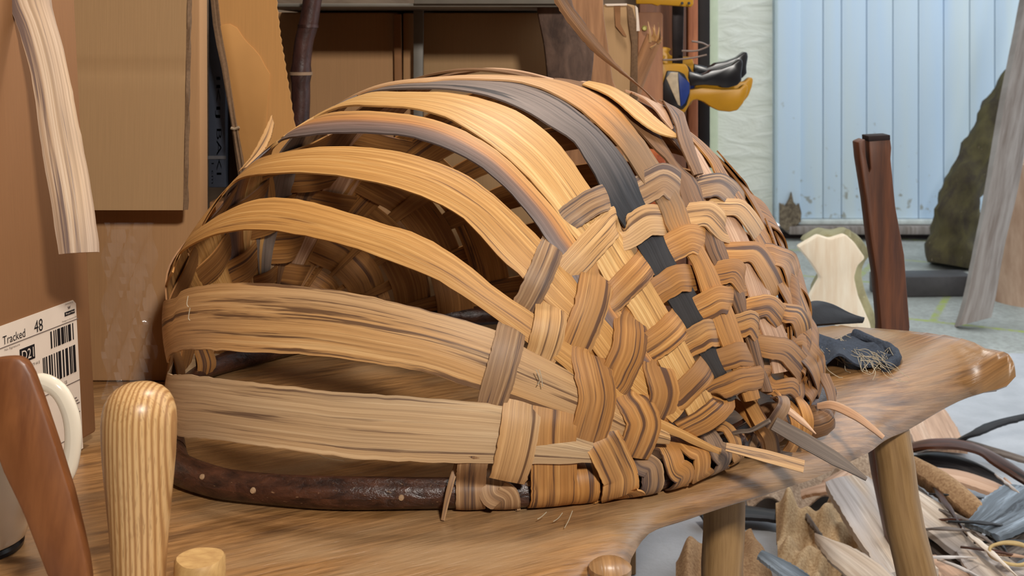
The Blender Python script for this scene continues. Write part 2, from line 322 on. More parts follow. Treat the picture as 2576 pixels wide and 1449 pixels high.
# ------------------------------------------------------------------ setting
def floor_mat():
    m, t, bs = nt('floor_and_paving'); tc = nd(t, 'ShaderNodeTexCoord'); gm = nd(t, 'ShaderNodeNewGeometry'); sx = nd(t, 'ShaderNodeSeparateXYZ'); t.links.new(gm.outputs['Position'], sx.inputs[0])
    def noise(s, d=4, r=.6):
        n = nd(t, 'ShaderNodeTexNoise'); t.links.new(gm.outputs['Position'], n.inputs[0]); n.inputs['Scale'].default_value = s; n.inputs['Detail'].default_value = d; n.inputs['Roughness'].default_value = r; return n.outputs[0]
    conc = ramp(t, noise(9), [(.35, lin(164, 167, 172)), (.65, lin(182, 185, 190))]); conc = mixc(t, ramp(t, noise(260, 2), [(.35, (.25, .25, .25)), (.5, (0, 0, 0))]), conc, lin(164, 164, 166))
    mp = nd(t, 'ShaderNodeMapping'); mp.inputs['Rotation'].default_value = (0, 0, math.radians(28)); mp.inputs['Location'].default_value = (.12, .2, 0); t.links.new(gm.outputs['Position'], mp.inputs[0])
    br = nd(t, 'ShaderNodeTexBrick'); t.links.new(mp.outputs[0], br.inputs[0]); br.inputs['Scale'].default_value = 1; br.inputs['Brick Width'].default_value = .62; br.inputs['Row Height'].default_value = .46; br.inputs['Mortar Size'].default_value = .016; br.inputs['Mortar Smooth'].default_value = .6
    pave = ramp(t, noise(7), [(.35, lin(142, 146, 140)), (.65, lin(168, 171, 166))]); pave = mixc(t, ramp(t, noise(60, 3), [(.42, (.5, .5, .5)), (.55, (0, 0, 0))]), pave, lin(130, 131, 124))
    mossc = ramp(t, noise(40, 3), [(.4, lin(150, 152, 132)), (.62, lin(150, 164, 76))]); pave = mixc(t, br.outputs['Fac'], pave, mossc)
    wob = nd(t, 'ShaderNodeMath', operation='MULTIPLY_ADD'); wob.inputs[1].default_value = .08; t.links.new(noise(12), wob.inputs[0]); t.links.new(sx.outputs[1], wob.inputs[2])
    c = mixc(t, ramp(t, wob.outputs[0], [(.0, (0, 0, 0)), (1, (1, 1, 1))]), conc, pave)
    gt = nd(t, 'ShaderNodeMath', operation='GREATER_THAN'); gt.inputs[1].default_value = 2.98; t.links.new(wob.outputs[0], gt.inputs[0])
    c = mixc(t, gt.outputs[0], conc, pave); t.links.new(c, bs.inputs['Base Color']); bs.inputs['Roughness'].default_value = .7; bump(t, noise(120, 3), bs, .2, .004); return m
struct(box('floor', (-3.2, -3, -.06), (6, 4.9, 0), floor_mat(), bevel=0))
def rough_wall(name, a, b, bm_=.8, vs=(6, 6, 16)):
    m, t, bs = nt(name); gm = nd(t, 'ShaderNodeNewGeometry'); mp = nd(t, 'ShaderNodeMapping'); mp.inputs['Scale'].default_value = vs; t.links.new(gm.outputs['Position'], mp.inputs[0])
    n = nd(t, 'ShaderNodeTexNoise'); n.inputs['Scale'].default_value = 1; n.inputs['Detail'].default_value = 4; n.inputs['Distortion'].default_value = .8; t.links.new(mp.outputs[0], n.inputs[0])
    t.links.new(ramp(t, n.outputs[0], [(.3, a), (.7, b)]), bs.inputs['Base Color']); bs.inputs['Roughness'].default_value = .6; bump(t, n.outputs[0], bs, bm_, .02); return m
M['whitewall'] = rough_wall('whitewashed_stone', lin(222, 222, 206), lin(234, 234, 222))
M['inwall'] = rough_wall('dim_block_wall', lin(96, 78, 62), lin(124, 104, 84), .3)
M['ceil'] = plain('ceiling_boards', lin(176, 160, 140), .8)
YD = 4.64
struct(box('wall_courtyard', (-.6, YD, 0), (V(1944, 0, YD)[0], YD + .2, 2.9), M['whitewall'], bevel=.004))
struct(box('wall_back', (-3.2, 2.35, 0), (V(1778, 0, 2.3)[0] - .02, 2.5, 2.6), M['inwall'], bevel=.003))
struct(box('wall_left', (-3.3, -2.2, 0), (-3.2, 2.5, 2.6), M['inwall'], bevel=0))
struct(box('wall_front_skyblock', (-3.3, -2.3, 0), (1.4, -2.2, 2.6), M['inwall'], bevel=0))  # unseen wall behind the camera, added to keep sky light out
struct(box('wall_right_skyblock', (1.3, -2.2, 0), (1.4, .95, 2.6), M['inwall'], bevel=0))  # unseen, added so sky light enters only from the courtyard side
struct(box('ceiling', (-3.3, -2.2, 2.6), (1.15, 2.5, 2.68), M['ceil'], bevel=0))
struct(box('trim_1', (V(1779, 0, YD)[0], YD - .05, 0), (V(1802, 0, YD)[0], YD - .002, 2.9), plain('pale_green_paint', lin(206, 214, 184), .5, var=.05), bevel=.012))
struct(box('trim_2', (V(1748, 0, 2.3)[0], 2.26, 0), (V(1778, 0, 2.3)[0], 2.349, 2.6), M['postk'], bevel=.003))
struct(box('trim_3', (V(1724, 0, 2.26)[0], 2.225, 0), (V(1749, 0, 2.26)[0], 2.26, 2.6), M['postr'], bevel=.003))
# blue boarded door with its frame post and sill
def door_mat():
    m, t, bs = nt('pale_blue_paint'); gm = nd(t, 'ShaderNodeNewGeometry'); sx = nd(t, 'ShaderNodeSeparateXYZ'); t.links.new(gm.outputs['Position'], sx.inputs[0])
    mp = nd(t, 'ShaderNodeMapping'); mp.inputs['Scale'].default_value = (9, 9, .8); t.links.new(gm.outputs['Position'], mp.inputs[0])
    n = nd(t, 'ShaderNodeTexNoise'); n.inputs['Scale'].default_value = 1; n.inputs['Detail'].default_value = 4; t.links.new(mp.outputs[0], n.inputs[0])
    n2 = nd(t, 'ShaderNodeTexNoise'); n2.inputs['Scale'].default_value = 26; n2.inputs['Detail'].default_value = 5; t.links.new(gm.outputs['Position'], n2.inputs[0])
    c = ramp(t, n.outputs[0], [(.3, lin(206, 220, 226)), (.5, lin(198, 217, 234)), (.7, lin(188, 212, 238))])
    lo = nd(t, 'ShaderNodeMapRange'); lo.inputs['From Min'].default_value = .0; lo.inputs['From Max'].default_value = .5; lo.inputs['To Min'].default_value = .16; lo.inputs['To Max'].default_value = 0; t.links.new(sx.outputs[2], lo.inputs[0])
    ad = nd(t, 'ShaderNodeMath', operation='ADD'); t.links.new(n2.outputs[0], ad.inputs[0]); t.links.new(lo.outputs[0], ad.inputs[1])
    c = mixc(t, ramp(t, ad.outputs[0], [(.70, (0, 0, 0)), (.78, (.8, .8, .8))]), c, lin(146, 144, 130)); t.links.new(c, bs.inputs['Base Color']); bs.inputs['Roughness'].default_value = .45; return m
M['door'] = door_mat()
dz0 = V(0, 548, YD)[2]
door = thing('door_1', 'pale blue boarded door across the courtyard', 'door', (V(2300, 0, YD)[0], YD, 0)); struct(door)
xs = [2008, 2067, 2113, 2176, 2242, 2306, 2369, 2434, 2497, 2561, 2625, 2690]
for a, b in zip(xs[:-1], xs[1:]):
    box('board', (V(a, 0, YD)[0] + .0012, YD - .022, dz0), (V(b, 0, YD)[0] - .0012, YD + .02, 2.3), M['door'], door, bevel=.004)
box('frame', (V(1948, 0, YD)[0], YD - .055, .07), (V(2006, 0, YD)[0], YD + .04, 2.4), M['door'], door, bevel=.006)
box('rail', (V(2001, 0, YD)[0], YD - .045, dz0 - .022), (V(2690, 0, YD)[0], YD + .02, dz0 - .001), plain('pale_rail_paint', lin(206, 212, 208), .6), door, bevel=.004)
box('sill', (V(1975, 0, YD)[0], YD - .07, .028), (V(2690, 0, YD)[0], YD + .1, dz0 - .024), M['grey_plank'], door, bevel=.006)
box('sill_gap_shade', (V(1960, 0, YD)[0], YD + .001, 0), (V(2690, 0, YD)[0], YD + .16, .027), M['char_and_gap'], door, bevel=0)  # dark strip standing in for the shaded gap beneath the sill
pr = [(1952, 560), (1952, 505), (1966, 512), (1975, 496), (1981, 478), (1986, 502), (1994, 512), (2000, 506), (2006, 530), (2004, 552), (1985, 566), (1968, 575)]
prism('rotten_patch', [((p[0] - 1980) / F * YD, -(p[1] - 530) / F * YD) for p in pr], V(1980, 530, YD) + np.array([0, -.055, 0]), (1, 0, 0), (0, 0, 1), .012, plain('rotten_wood', lin(132, 118, 98), .95, sc_=60, bmp=1., col2=lin(78, 66, 54)), door)

# ------------------------------------------------------------------ bench: natural-edged slab on splayed legs
ZB = .45
def slab_outline():
    pts = []     # (x, y, drop of the edge below the top)
    for x, y in ((-.62, .74), (-.40, .715), (-.15, .71), (.0, .715)): pts.append((x, y, .035))
    for px, py, z, t in ((1500, 1520, .42, .03), (1572, 1450, .424, .026), (1592, 1395, .428, .022), (1640, 1338, .43, .02), (1740, 1303, .43, .02), (1850, 1266, .428, .022), (1950, 1236, .425, .025), (2080, 1188, .422, .028), (2180, 1140, .418, .032), (2250, 1090, .411, .042), (2350, 1043, .411, .050), (2450, 1003, .418, .056), (2530, 968, .440, .046), (2562, 936, .455, .03)):
        p = on(px, py, z); pts.append((p[0], p[1], t))
    for px, py, z in ((2556, 900, .470), (2524, 864, .480), (2480, 850, .484), (2420, 838, .480), (2300, 828, .468), (2180, 817, .457), (2050, 806, .447), (1900, 800, .446)):
        p = on(px, py, z); pts.append((p[0], p[1], .03))
    for x, y in ((.12, 1.52), (-.12, 1.46), (-.33, 1.415), (-.5, 1.405), (-.66, 1.36), (-.72, 1.15), (-.70, .9)): pts.append((x, y, .03))
    P = np.array(pts + [pts[0]]); return crom(P, 261)[:-1]
OUT = slab_outline()
def rise(x): k = min(1, max(0, (x - .42) / .17)); return .036 * k * k * (3 - 2 * k)     # the far arm lifts a little
def bench_slab(parent):
    from mathutils.geometry import delaunay_2d_cdt
    c = OUT[:, :2]; n = len(c); T = np.roll(c, -2, 0) - np.roll(c, 2, 0); N = np.c_[-T[:, 1], T[:, 0]]; N /= np.linalg.norm(N, axis=1)[:, None]
    near = (c[:, 1] < 1.34) & (np.arange(n) < np.argmax(c[:, 0]) + 3); x, y = c[:, 0], c[:, 1]; xn, yn = np.roll(x, -1), np.roll(y, -1)
    rad = np.where(near, np.interp(x, [.1, .25, .40, .52, .6], [.02, .03, .05, .055, .03]), .016)
    def inside(p): k = (y > p[1]) != (yn > p[1]); return (np.sum(k & (p[0] < (xn - x) * (p[1] - y) / (yn - y + 1e-12) + x)) % 2) == 1
    pts = [p for p in c]
    for ins in (.0015, .004, .008, .014, .022, .032, .044, .06):
        for p in (c + N * ins)[:: 1 if ins < .01 else 2]:
            if inside(p) and np.min(np.hypot(*(c - p).T)) > ins * .93: pts.append(p)
    for gx in np.arange(-.75, .68, .024):
        for gy in np.arange(.68, 1.6, .024):
            p = np.array([gx + .004 * math.sin(gy * 90), gy])
            if inside(p) and np.min(np.hypot(*(c - p).T)) > .07: pts.append(p)
    r = delaunay_2d_cdt([Vector((float(p[0]), float(p[1]))) for p in pts], [(i, (i + 1) % n) for i in range(n)], [], 1, 1e-6)
    P = np.array([v[:] for v in r[0]]); tri = [tuple(f) for f in r[2]]
    def at(p):
        d = np.hypot(*(c - p).T); dr, db = 0., 0.
        for m in (near, ~near):
            i = np.where(m)[0][np.argmin(d[m])]; q = min(1, d[i] / rad[i]); dr = max(dr, OUT[i, 2] * (1 - math.sqrt(max(0, 1 - (1 - q) ** 2))))
        i = int(np.argmin(d)); return d[i], dr, OUT[i, 2]
    top, bot, edge = [], [], []
    for p in P:
        d, dr, t = at(p); z = ZB + rise(p[0]); wob = .0012 * math.sin(31 * p[0] + 17 * p[1]) * math.sin(23 * p[1]) * min(1, dr / .004)
        edge.append(d < 1e-5); top.append((p[0], p[1], z - dr + wob)); bot.append((p[0], p[1], z - t - .022 * (1 - math.exp(-d / .03)) if d > 1e-5 else z - dr + wob))
    m = len(P); idx = [i if edge[i] else m + i for i in range(m)]
    V_ = [np.array(v) for v in top + bot]; F_ = tri + [tuple(idx[i] for i in f[::-1]) for f in tri]
    a = math.radians(27); ca, sa = math.cos(a), math.sin(a)
    uv = [(p[0] * ca + p[1] * sa, -p[0] * sa + p[1] * ca + p[2] * 1.0) for p in V_]
    return mesh_obj('seat_slab', V_, F_, M['bench'], parent, uv, sharp=75)
bench = thing('bench', 'rough wooden slab bench with natural edges under the woven basket', 'bench', (0, 1.12, 0))
bench_slab(bench)
def leg(top, bot, r0, r1):
    top, bot = np.array(top), np.array(bot); n = 14; P = [top + (bot - top) * i / (n - 1) + np.array([.002 * math.sin(i * 1.3), 0, 0]) for i in range(n)]
    tube('leg', P, np.linspace(r0, r1, n), M['leg'], bench, seg=20, jitter=.02)
tA = V(2222, 1100, 1.25); tA[2] = .425; leg(tA, (.487, 1.19, 0), .0205, .0235)
leg((.208, 1.09, .415), (.214, 1.08, 0), .0205, .0205)
leg((.060, .80, .41), (.072, .79, 0), .017, .019)
leg((-.22, .78, .415), (-.245, .72, 0), .0185, .02)
leg((-.52, 1.30, .42), (-.56, 1.36, 0), .02, .022)
g = tube_geo(crom([V(503, 1440, .775), V(503, 1440, .775) + np.array([0, 0, .02])], 4), .0178, 22, jitter=.03)
bz = np.array([V(503, 1440, .772)[0], .772, ZB - .01])
tube('leg_tenon', [bz + np.array([0, 0, h]) for h in (0, .012, .024, .0335, .036)], [.0178, .0178, .0178, .0175, .016], M['legend'], bench, seg=24, jitter=.035)
lathe('bench_knot', on(1535, 1418, .45) + np.array([0, 0, -.001]), [(0, .004), (.006, .0036), (.012, .002), (.016, -.001), (.016, -.006), (0, -.008)], M['bench'], bench, 16)

# ------------------------------------------------------------------ basket: a hooped dome of split-oak ribs, woven at both ends
BC = np.array([-.02104, 1.19346, .46493]); _ph = -1.14817
_M = np.array([np.array([math.cos(_ph), math.sin(_ph), 0]) / .30035, np.array([-math.sin(_ph), math.cos(_ph), 0]) / .37057, [0, 0, 1 / .34239]])
_Mi = np.linalg.inv(_M)
PR = nrm([.87137, .48972, .030]); PL = -PR
ZU = nrm(np.array([0, 0, 1.]) - PR * PR[2]); XU = np.cross(ZU, PR)
def usph(t, th):                 # t: degrees from the right-hand end, th: degrees from back rim (0) over the top to front rim (180)
    t, th = math.radians(t), math.radians(th)
    return PR * math.cos(t) + math.sin(t) * (XU * math.cos(th) + ZU * math.sin(th))
def pinch(u):                    # the low left-hand shoulder of the dome is drawn in a little
    t = math.degrees(math.acos(max(-1, min(1, u @ PR)))); th = math.degrees(math.atan2(u @ ZU, u @ XU)); k = min(1, max(0, (th - 146) / 26)); k = k * k * (3 - 2 * k)
    if th < -90: k = 1
    return 1 - .085 * math.exp(-((t - 128) / 34) ** 2) * k
def skin(u, off=0.):             # unit direction -> point on the dome and outward normal
    n = nrm(_M.T @ u); return BC + _Mi @ (u * pinch(u)) + n * off, n
def hit(px, py):
    o = _M @ (np.array([0, 0, ZC]) - BC); d = _M @ np.array([(px - 1288) / F, 1., -(py - HY) / F]); r = 1.
    for _ in range(6):
        b, c, dd = o @ d, o @ o - r * r, d @ d; D = b * b - dd * c; t = (-b - math.sqrt(max(D, 0))) / dd
        u = nrm(o + t * d); r = pinch(u)
    return u
basket = thing('basket', 'large half-woven oak splint basket lying mouth down on the bench', 'basket', (float(BC[0]), float(BC[1]), ZB))
def ucurve(pts, n): return np.array([nrm(p) for p in crom(pts, n)])
def rib(up, lo, mat, n=90, end_th=None, start=None, off=0., fin=None, cup=.0015, th=.002):
    """front rib: both edges read off the outside of the dome, then carried round to the hidden far end"""
    U = [hit(*p) for p in up]; L = [hit(*p) for p in lo]
    if end_th is not None:
        w = 4.
        pre = lambda sgn: [usph(t, end_th + sgn * w * k) for t, k in ((168, .8), (155, 1.3), (142, 1.6))]
        U = pre(-1) + U; L = pre(1) + L
    if fin: U = U + [usph(*q) for q in fin[0]]; L = L + [usph(*q) for q in fin[1]]
    U, L = ucurve(U, n), ucurve(L, n); nn = [skin(nrm(a + b))[1] for a, b in zip(U, L)]
    ribbon('rib', [skin(u, off)[0] for u in U], [skin(u, off)[0] for u in L], nn, mat, basket, cup=cup, th=th, edge=.0003)
# nearest (lowest) to farthest
rib([(418, 936), (490, 944), (580, 956), (780, 978), (830, 986), (960, 993), (1070, 1000), (1270, 1021), (1400, 1062), (1490, 1105)],
    [(440, 1091), (520, 1103), (625, 1118), (780, 1138), (893, 1153), (980, 1158), (1073, 1162), (1240, 1166), (1400, 1166), (1490, 1163)], M['pale'], end_th=172, cup=.002)
rib([(436, 752), (460, 732), (503, 720), (624, 712), (714, 716), (849, 731), (983, 758), (1095, 786), (1257, 835), (1316, 872), (1440, 938), (1530, 985), (1600, 1040), (1680, 1085)],
    [(411, 911), (436, 888), (490, 879), (624, 886), (804, 895), (938, 915), (1073, 938), (1207, 983), (1290, 1006), (1435, 1054), (1560, 1103), (1680, 1118)], M['tan'], end_th=160, cup=.003)
rib([(490, 585), (557, 540), (624, 509), (678, 499), (759, 504), (849, 527), (961, 563), (1050, 590), (1163, 657), (1252, 730), (1351, 796), (1460, 878), (1571, 972), (1650, 1046), (1700, 1072), (1812, 1130)],
    [(432, 690), (440, 655), (490, 612), (557, 587), (651, 578), (759, 592), (893, 625), (1028, 675), (1118, 715), (1243, 800), (1331, 864), (1405, 912), (1530, 1018), (1640, 1076), (1700, 1098), (1804, 1146)], M['gold'], end_th=146)
rib([(535, 484), (615, 419), (714, 385), (826, 370), (938, 374), (1050, 394), (1163, 437), (1252, 500), (1320, 563), (1356, 599), (1408, 657), (1451, 710), (1517, 787), (1560, 832), (1629, 928), (1720, 1030)],
    [(500, 585), (510, 545), (535, 497), (588, 460), (669, 439), (759, 435), (871, 446), (983, 469), (1073, 500), (1163, 549), (1252, 643), (1311, 697), (1367, 754), (1423, 802), (1476, 860), (1513, 910), (1592, 983), (1690, 1062)], M['gold'], end_th=132)
rib([(705, 330), (736, 316), (804, 294), (893, 281), (983, 285), (1073, 298), (1163, 329), (1252, 383), (1320, 446), (1400, 536), (1440, 594), (1500, 690), (1570, 800), (1640, 900)],
    [(600, 440), (642, 397), (692, 361), (759, 343), (849, 334), (938, 335), (1028, 344), (1118, 372), (1208, 419), (1275, 477), (1342, 554), (1387, 621), (1408, 646), (1460, 730), (1540, 840), (1620, 920)], M['stain'], end_th=119)
rib([(690, 345), (732, 303), (804, 267), (893, 242), (1006, 233), (1118, 234), (1208, 249), (1297, 280), (1365, 325), (1400, 357), (1436, 403), (1484, 474), (1554, 580), (1590, 636), (1672, 772), (1741, 895), (1790, 1000)],
    [(680, 362), (714, 325), (781, 289), (849, 272), (938, 267), (1028, 272), (1118, 295), (1180, 330), (1252, 380), (1320, 440), (1400, 535), (1440, 592), (1498, 662), (1524, 710), (1582, 778), (1658, 915), (1687, 965), (1735, 1060)], M['light'], end_th=111)
rib([(828, 258), (887, 233), (946, 219), (1034, 210), (1123, 204), (1211, 204), (1300, 211), (1372, 233), (1429, 263), (1467, 292), (1530, 350), (1569, 399), (1594, 440), (1628, 515), (1672, 595), (1695, 658), (1757, 752), (1805, 885), (1850, 1000)],
    [(815, 276), (857, 250), (901, 237), (975, 226), (1049, 223), (1152, 227), (1241, 246), (1329, 283), (1388, 320), (1439, 352), (1476, 405), (1507, 461), (1532, 513), (1557, 551), (1610, 632), (1644, 694), (1691, 775), (1720, 832), (1767, 904), (1800, 960), (1830, 1010)], M['grey'], end_th=104)
rib([(1000, 212), (1120, 200), (1200, 196), (1270, 196), (1340, 202), (1403, 209), (1461, 227), (1515, 254), (1556, 286), (1594, 333), (1626, 374), (1654, 419), (1714, 510), (1735, 573), (1797, 690), (1848, 810), (1885, 930), (1905, 1000)],
    [(1020, 216), (1120, 206), (1211, 206), (1290, 210), (1360, 228), (1420, 257), (1468, 290), (1500, 318), (1540, 357), (1574, 401), (1605, 450), (1652, 521), (1679, 588), (1735, 664), (1759, 733), (1786, 805), (1807, 862), (1850, 960), (1868, 1010)], M['russet'], end_th=97, off=.0025)
rib([(1330, 197), (1400, 200), (1470, 212), (1530, 235), (1590, 275), (1650, 335), (1703, 414), (1748, 453), (1772, 507), (1807, 584), (1828, 645), (1866, 731), (1879, 783), (1904, 856), (1917, 915), (1940, 985)],
    [(1330, 200), (1390, 209), (1450, 222), (1500, 246), (1550, 281), (1600, 328), (1640, 372), (1669, 400), (1697, 441), (1714, 507), (1759, 586), (1783, 648), (1821, 721), (1848, 783), (1873, 852), (1892, 913), (1915, 985)], M['dullbrown'], end_th=88, off=.001)
rib([(1380, 199), (1480, 208), (1560, 234), (1640, 280), (1700, 322), (1756, 380), (1793, 441), (1855, 545), (1890, 622), (1945, 765), (1985, 865), (1993, 930)],
    [(1380, 201), (1470, 212), (1540, 238), (1610, 285), (1670, 335), (1715, 385), (1752, 443), (1805, 545), (1840, 617), (1885, 752), (1925, 862), (1945, 940)], M['pink'], end_th=78)
rib([(1745, 340), (1830, 440), (1900, 545), (1955, 620), (2000, 692), (2034, 780), (2066, 900), (2080, 980)],
    [(1735, 350), (1800, 440), (1850, 525), (1905, 620), (1945, 700), (1992, 790), (2020, 880), (2038, 980)], M['weave2'], end_th=68)
# ribs of the far side, seen from inside through the gaps
def back_rib(th, w, mat, t0=12, t1=168):
    ts = np.linspace(t0, t1, 50); U = [usph(t, th - w * min(1, math.sin(math.radians(t)) * 1.1)) for t in ts]; L = [usph(t, th + w * min(1, math.sin(math.radians(t)) * 1.1)) for t in ts]
    ribbon('rib', [skin(u, -.001)[0] for u in U], [skin(u, -.001)[0] for u in L], [skin(nrm(a + b))[1] for a, b in zip(U, L)], mat, basket, th=.002, na=4)
for th, w, m in ((8, 4.4, 'inside'), (22, 4.6, 'inside'), (36, 4.2, 'inside'), (49, 4., 'inside'), (60, 3.4, 'inside')): back_rib(th, w, M[m])
# weavers of the near (right-hand) end: every pass over a rib, tucked under the next
def weaver(passes, mat, tail=None):
    P = []; passes = [(p, w * 1.07) for p, w in passes]
    for k, (pts, w) in enumerate(passes):
        pts = [np.array(p, float) for p in pts]; pts[0] = pts[0] + nrm(pts[0] - pts[1]) * 7; pts[-1] = pts[-1] + nrm(pts[-1] - pts[-2]) * 7
        if k == 0: P.append((*(pts[0] + nrm(pts[0] - pts[1]) * 22), -4.5, w * .95))
        else:
            q0 = P[-1]; mid = (np.array(q0[:2]) + pts[0]) / 2; P.append((*mid, -5.5, (q0[3] + w) / 2 * .93))
        if len(pts) == 2: pts = [pts[0], (pts[0] + pts[1]) / 2, pts[1]]
        P += [(*pts[0], -.6, w * .97), (*((pts[0] + pts[1]) / 2), 4.2, w), (*pts[1], 5.6, w), (*((pts[1] + pts[2]) / 2), 4.2, w), (*pts[2], -.6, w * .97)]
    d = nrm(np.array(P[-1][:2]) - np.array(P[-2][:2])); P.append((*(np.array(P[-1][:2]) + d * 20), -4.5, P[-1][3] * .9))
    Q = crom(P, max(40, 13 * len(passes) * 2)); T = np.gradient(Q[:, :2], axis=0); T /= np.linalg.norm(T, axis=1)[:, None] + 1e-9
    for _ in range(14): T[1:-1] = (T[:-2] + T[1:-1] * 2 + T[2:]) / 4
    T /= np.linalg.norm(T, axis=1)[:, None] + 1e-9; Nn = np.c_[T[:, 1], -T[:, 0]]
    U, L, NN = [], [], []
    for q, n2 in zip(Q, Nn):
        a, b = hit(*(q[:2] - n2 * q[3] / 2)), hit(*(q[:2] + n2 * q[3] / 2)); nv = skin(nrm(a + b))[1]
        U.append(skin(a)[0] + nv * q[2] * .001); L.append(skin(b)[0] + nv * q[2] * .001); NN.append(nv)
    ribbon('weaver', U, L, NN, mat, basket, cup=.0010, th=.0016, edge=.00025)
weaver([([(1238, 1010), (1262, 920), (1288, 828)], 72), ([(1330, 752), (1360, 685), (1387, 622)], 62), ([(1428, 554), (1476, 522), (1524, 497)], 64), ([(1612, 480), (1660, 460), (1708, 480)], 76), ([(1762, 474), (1800, 474), (1848, 500)], 56)], M['weaveg'])
weaver([([(1283, 1186), (1300, 1100), (1314, 1014)], 90), ([(1363, 888), (1376, 832), (1386, 776)], 76), ([(1428, 682), (1486, 618), (1545, 556)], 68), ([(1572, 592), (1618, 563), (1664, 556)], 74), ([(1725, 545), (1772, 546), (1820, 580)], 60), ([(1798, 523), (1850, 532), (1908, 588)], 40)], M['tan'])
weaver([([(1446, 872), (1480, 775), (1502, 684)], 80), ([(1532, 755), (1578, 708), (1622, 665)], 68), ([(1684, 625), (1725, 606), (1768, 612)], 70), ([(1830, 635), (1890, 642), (1950, 716)], 50)], M['weave'])
weaver([([(1475, 1112), (1496, 1000), (1480, 886)], 88), ([(1540, 965), (1572, 885), (1586, 804)], 80), ([(1660, 728), (1694, 705), (1730, 700)], 66), ([(1797, 690), (1835, 686), (1868, 712)], 58), ([(1930, 640), (1970, 660), (2000, 705)], 46)], M['weave2'])
weaver([([(1622, 880), (1665, 846), (1708, 810)], 72), ([(1755, 780), (1795, 757), (1838, 758)], 66), ([(1870, 778), (1920, 772), (1966, 806)], 52)], M['weave'])
weaver([([(1600, 1125), (1610, 1060), (1584, 988)], 80), ([(1732, 865), (1765, 841), (1798, 838)], 66), ([(1850, 822), (1875, 813), (1902, 832)], 58), ([(1960, 788), (1990, 795), (2018, 832)], 46)], M['weave'])
weaver([([(1655, 1040), (1662, 985), (1650, 920)], 68), ([(1700, 1000), (1736, 960), (1775, 924)], 58), ([(1812, 905), (1845, 891), (1882, 892)], 56), ([(1905, 870), (1962, 882), (2020, 932)], 54)], M['weave2'])
weaver([([(1745, 1070), (1780, 1040), (1815, 1015)], 56), ([(1792, 985), (1850, 956), (1922, 946)], 54), ([(1948, 974), (1975, 970), (2002, 986)], 40), ([(2012, 872), (2046, 922), (2080, 985)], 52)], M['weave2'])
# weavers of the hidden far end and the back wall, alternating over and under by rib
def ring_weaver(pole_t, th0, th1, ph, mat, w=4.6, n=110):
    U, L, NN = [], [], []
    for k in range(n):
        th = th0 + (th1 - th0) * k / (n - 1); o = .0045 * math.sin(math.radians(th) * 13 + ph)
        a, b = usph(pole_t - w / 1., th), usph(pole_t + w / 1., th); nv = skin(nrm(a + b))[1]; U.append(skin(a)[0] + nv * (o - .001)); L.append(skin(b)[0] + nv * (o - .001)); NN.append(nv)
    ribbon('weaver', U, L, NN, mat, basket, th=.0016, na=4)
for k in range(6): ring_weaver(131 + 8.6 * k, 3, 177, math.pi * k, M['inside' if k % 3 else 'weave2'], 3.9)
for k in range(5): ring_weaver(15 + 8.8 * k, 3, 62, math.pi * k, M['inside'], 4.0)

# rim hoop of dark hazel rod
RZ = ZB + .0136
RIMP = [on(x, y, RZ) for x, y in ((432, 1140), (450, 1178), (520, 1206), (600, 1222), (800, 1238), (1000, 1240), (1200, 1238), (1320, 1235), (1500, 1218), (1650, 1196), (1760, 1160), (1860, 1112), (1940, 1066), (2010, 1030), (2072, 990))]
RIMP += [np.r_[skin(usph(t, 2))[0][:2], RZ] for t in (28, 45, 62, 80, 98, 116, 134, 152)] + [np.r_[skin(usph(t, 178))[0][:2], RZ] for t in (166, 150, 134)]
RIM = crom(np.array(RIMP + [RIMP[0]]), 220)
rimo = tube('rim', RIM, .0126 + .0005 * np.sin(np.arange(220) * .35), M['rim'], basket, seg=18, label='dark hazel rod rim')
def rim_at(px):
    xs_ = [1288 + p[0] / p[1] * F for p in RIM[:110]]; i = int(np.argmin([abs(x - px) for x in xs_])); return RIM[i], nrm(RIM[i + 1] - RIM[i - 1])
for px, a in ((524, 80), (665, 110), (1020, 118), (1338, 60)):
    p, tg = rim_at(px); out = np.array([tg[1], -tg[0], 0]); d = nrm(out * math.sin(math.radians(a)) + np.array([0, 0, 1]) * math.cos(math.radians(a)) * .9 + np.array([0, 0, .5])); 
    lathe('knot', p + d * .0108, [(0, .0030), (.0020, .0027), (.0027, .0010), (.0027, 0)], M['knot'], basket, 12, d)
def rim_wrap(px0, px1, w, mat, up, a0=-40., a1=200., r=.0148, leave=None, n=46):
    """strip wound round the rim from underneath, over the outside, then led up to the weave at pixel `up`"""
    p0, _ = rim_at(px0); p1, _ = rim_at(px1); U, L, NN = [], [], []
    path, norm = [], []
    for k in range(22):
        f = k / 21; p, tg = rim_at(px0 + (px1 - px0) * f); out = nrm(np.array([tg[1], -tg[0], 0])); a = math.radians(a0 + (a1 - a0) * f)
        nv = out * math.sin(a) - np.array([0, 0, 1]) * math.cos(a); q = p + nv * r + np.array([0, 0, max(0, r - .0125)]); q[2] = max(q[2], ZB + .0014); path.append(q); norm.append(nv)
    if up is not None:
        for x, y, o in up: u = hit(x, y); q, nv = skin(u, o); path.append(q); norm.append(nv)
    B6 = crom(np.c_[path, np.array(norm) * .012], n); path, norm = B6[:, :3].copy(), B6[:, 3:].copy()
    for _ in range(5):
        path[1:-1] = (path[:-2] + 2 * path[1:-1] + path[2:]) / 4; norm[1:-1] = (norm[:-2] + 2 * norm[1:-1] + norm[2:]) / 4
    T = np.gradient(path, axis=0)
    for _ in range(6): T[1:-1] = (T[:-2] + 2 * T[1:-1] + T[2:]) / 4
    for q, nv, t in zip(path, norm, T):
        nv = nrm(nv); s = nrm(np.cross(nv, nrm(t))); U.append(q - s * w / 2); L.append(q + s * w / 2); NN.append(nv)
        for e in (U[-1], L[-1]): e[2] = max(e[2], ZB + .0018)
    ribbon('rim_wrap', U, L, NN, mat, basket, cup=.0006, th=.0015, edge=.0002)
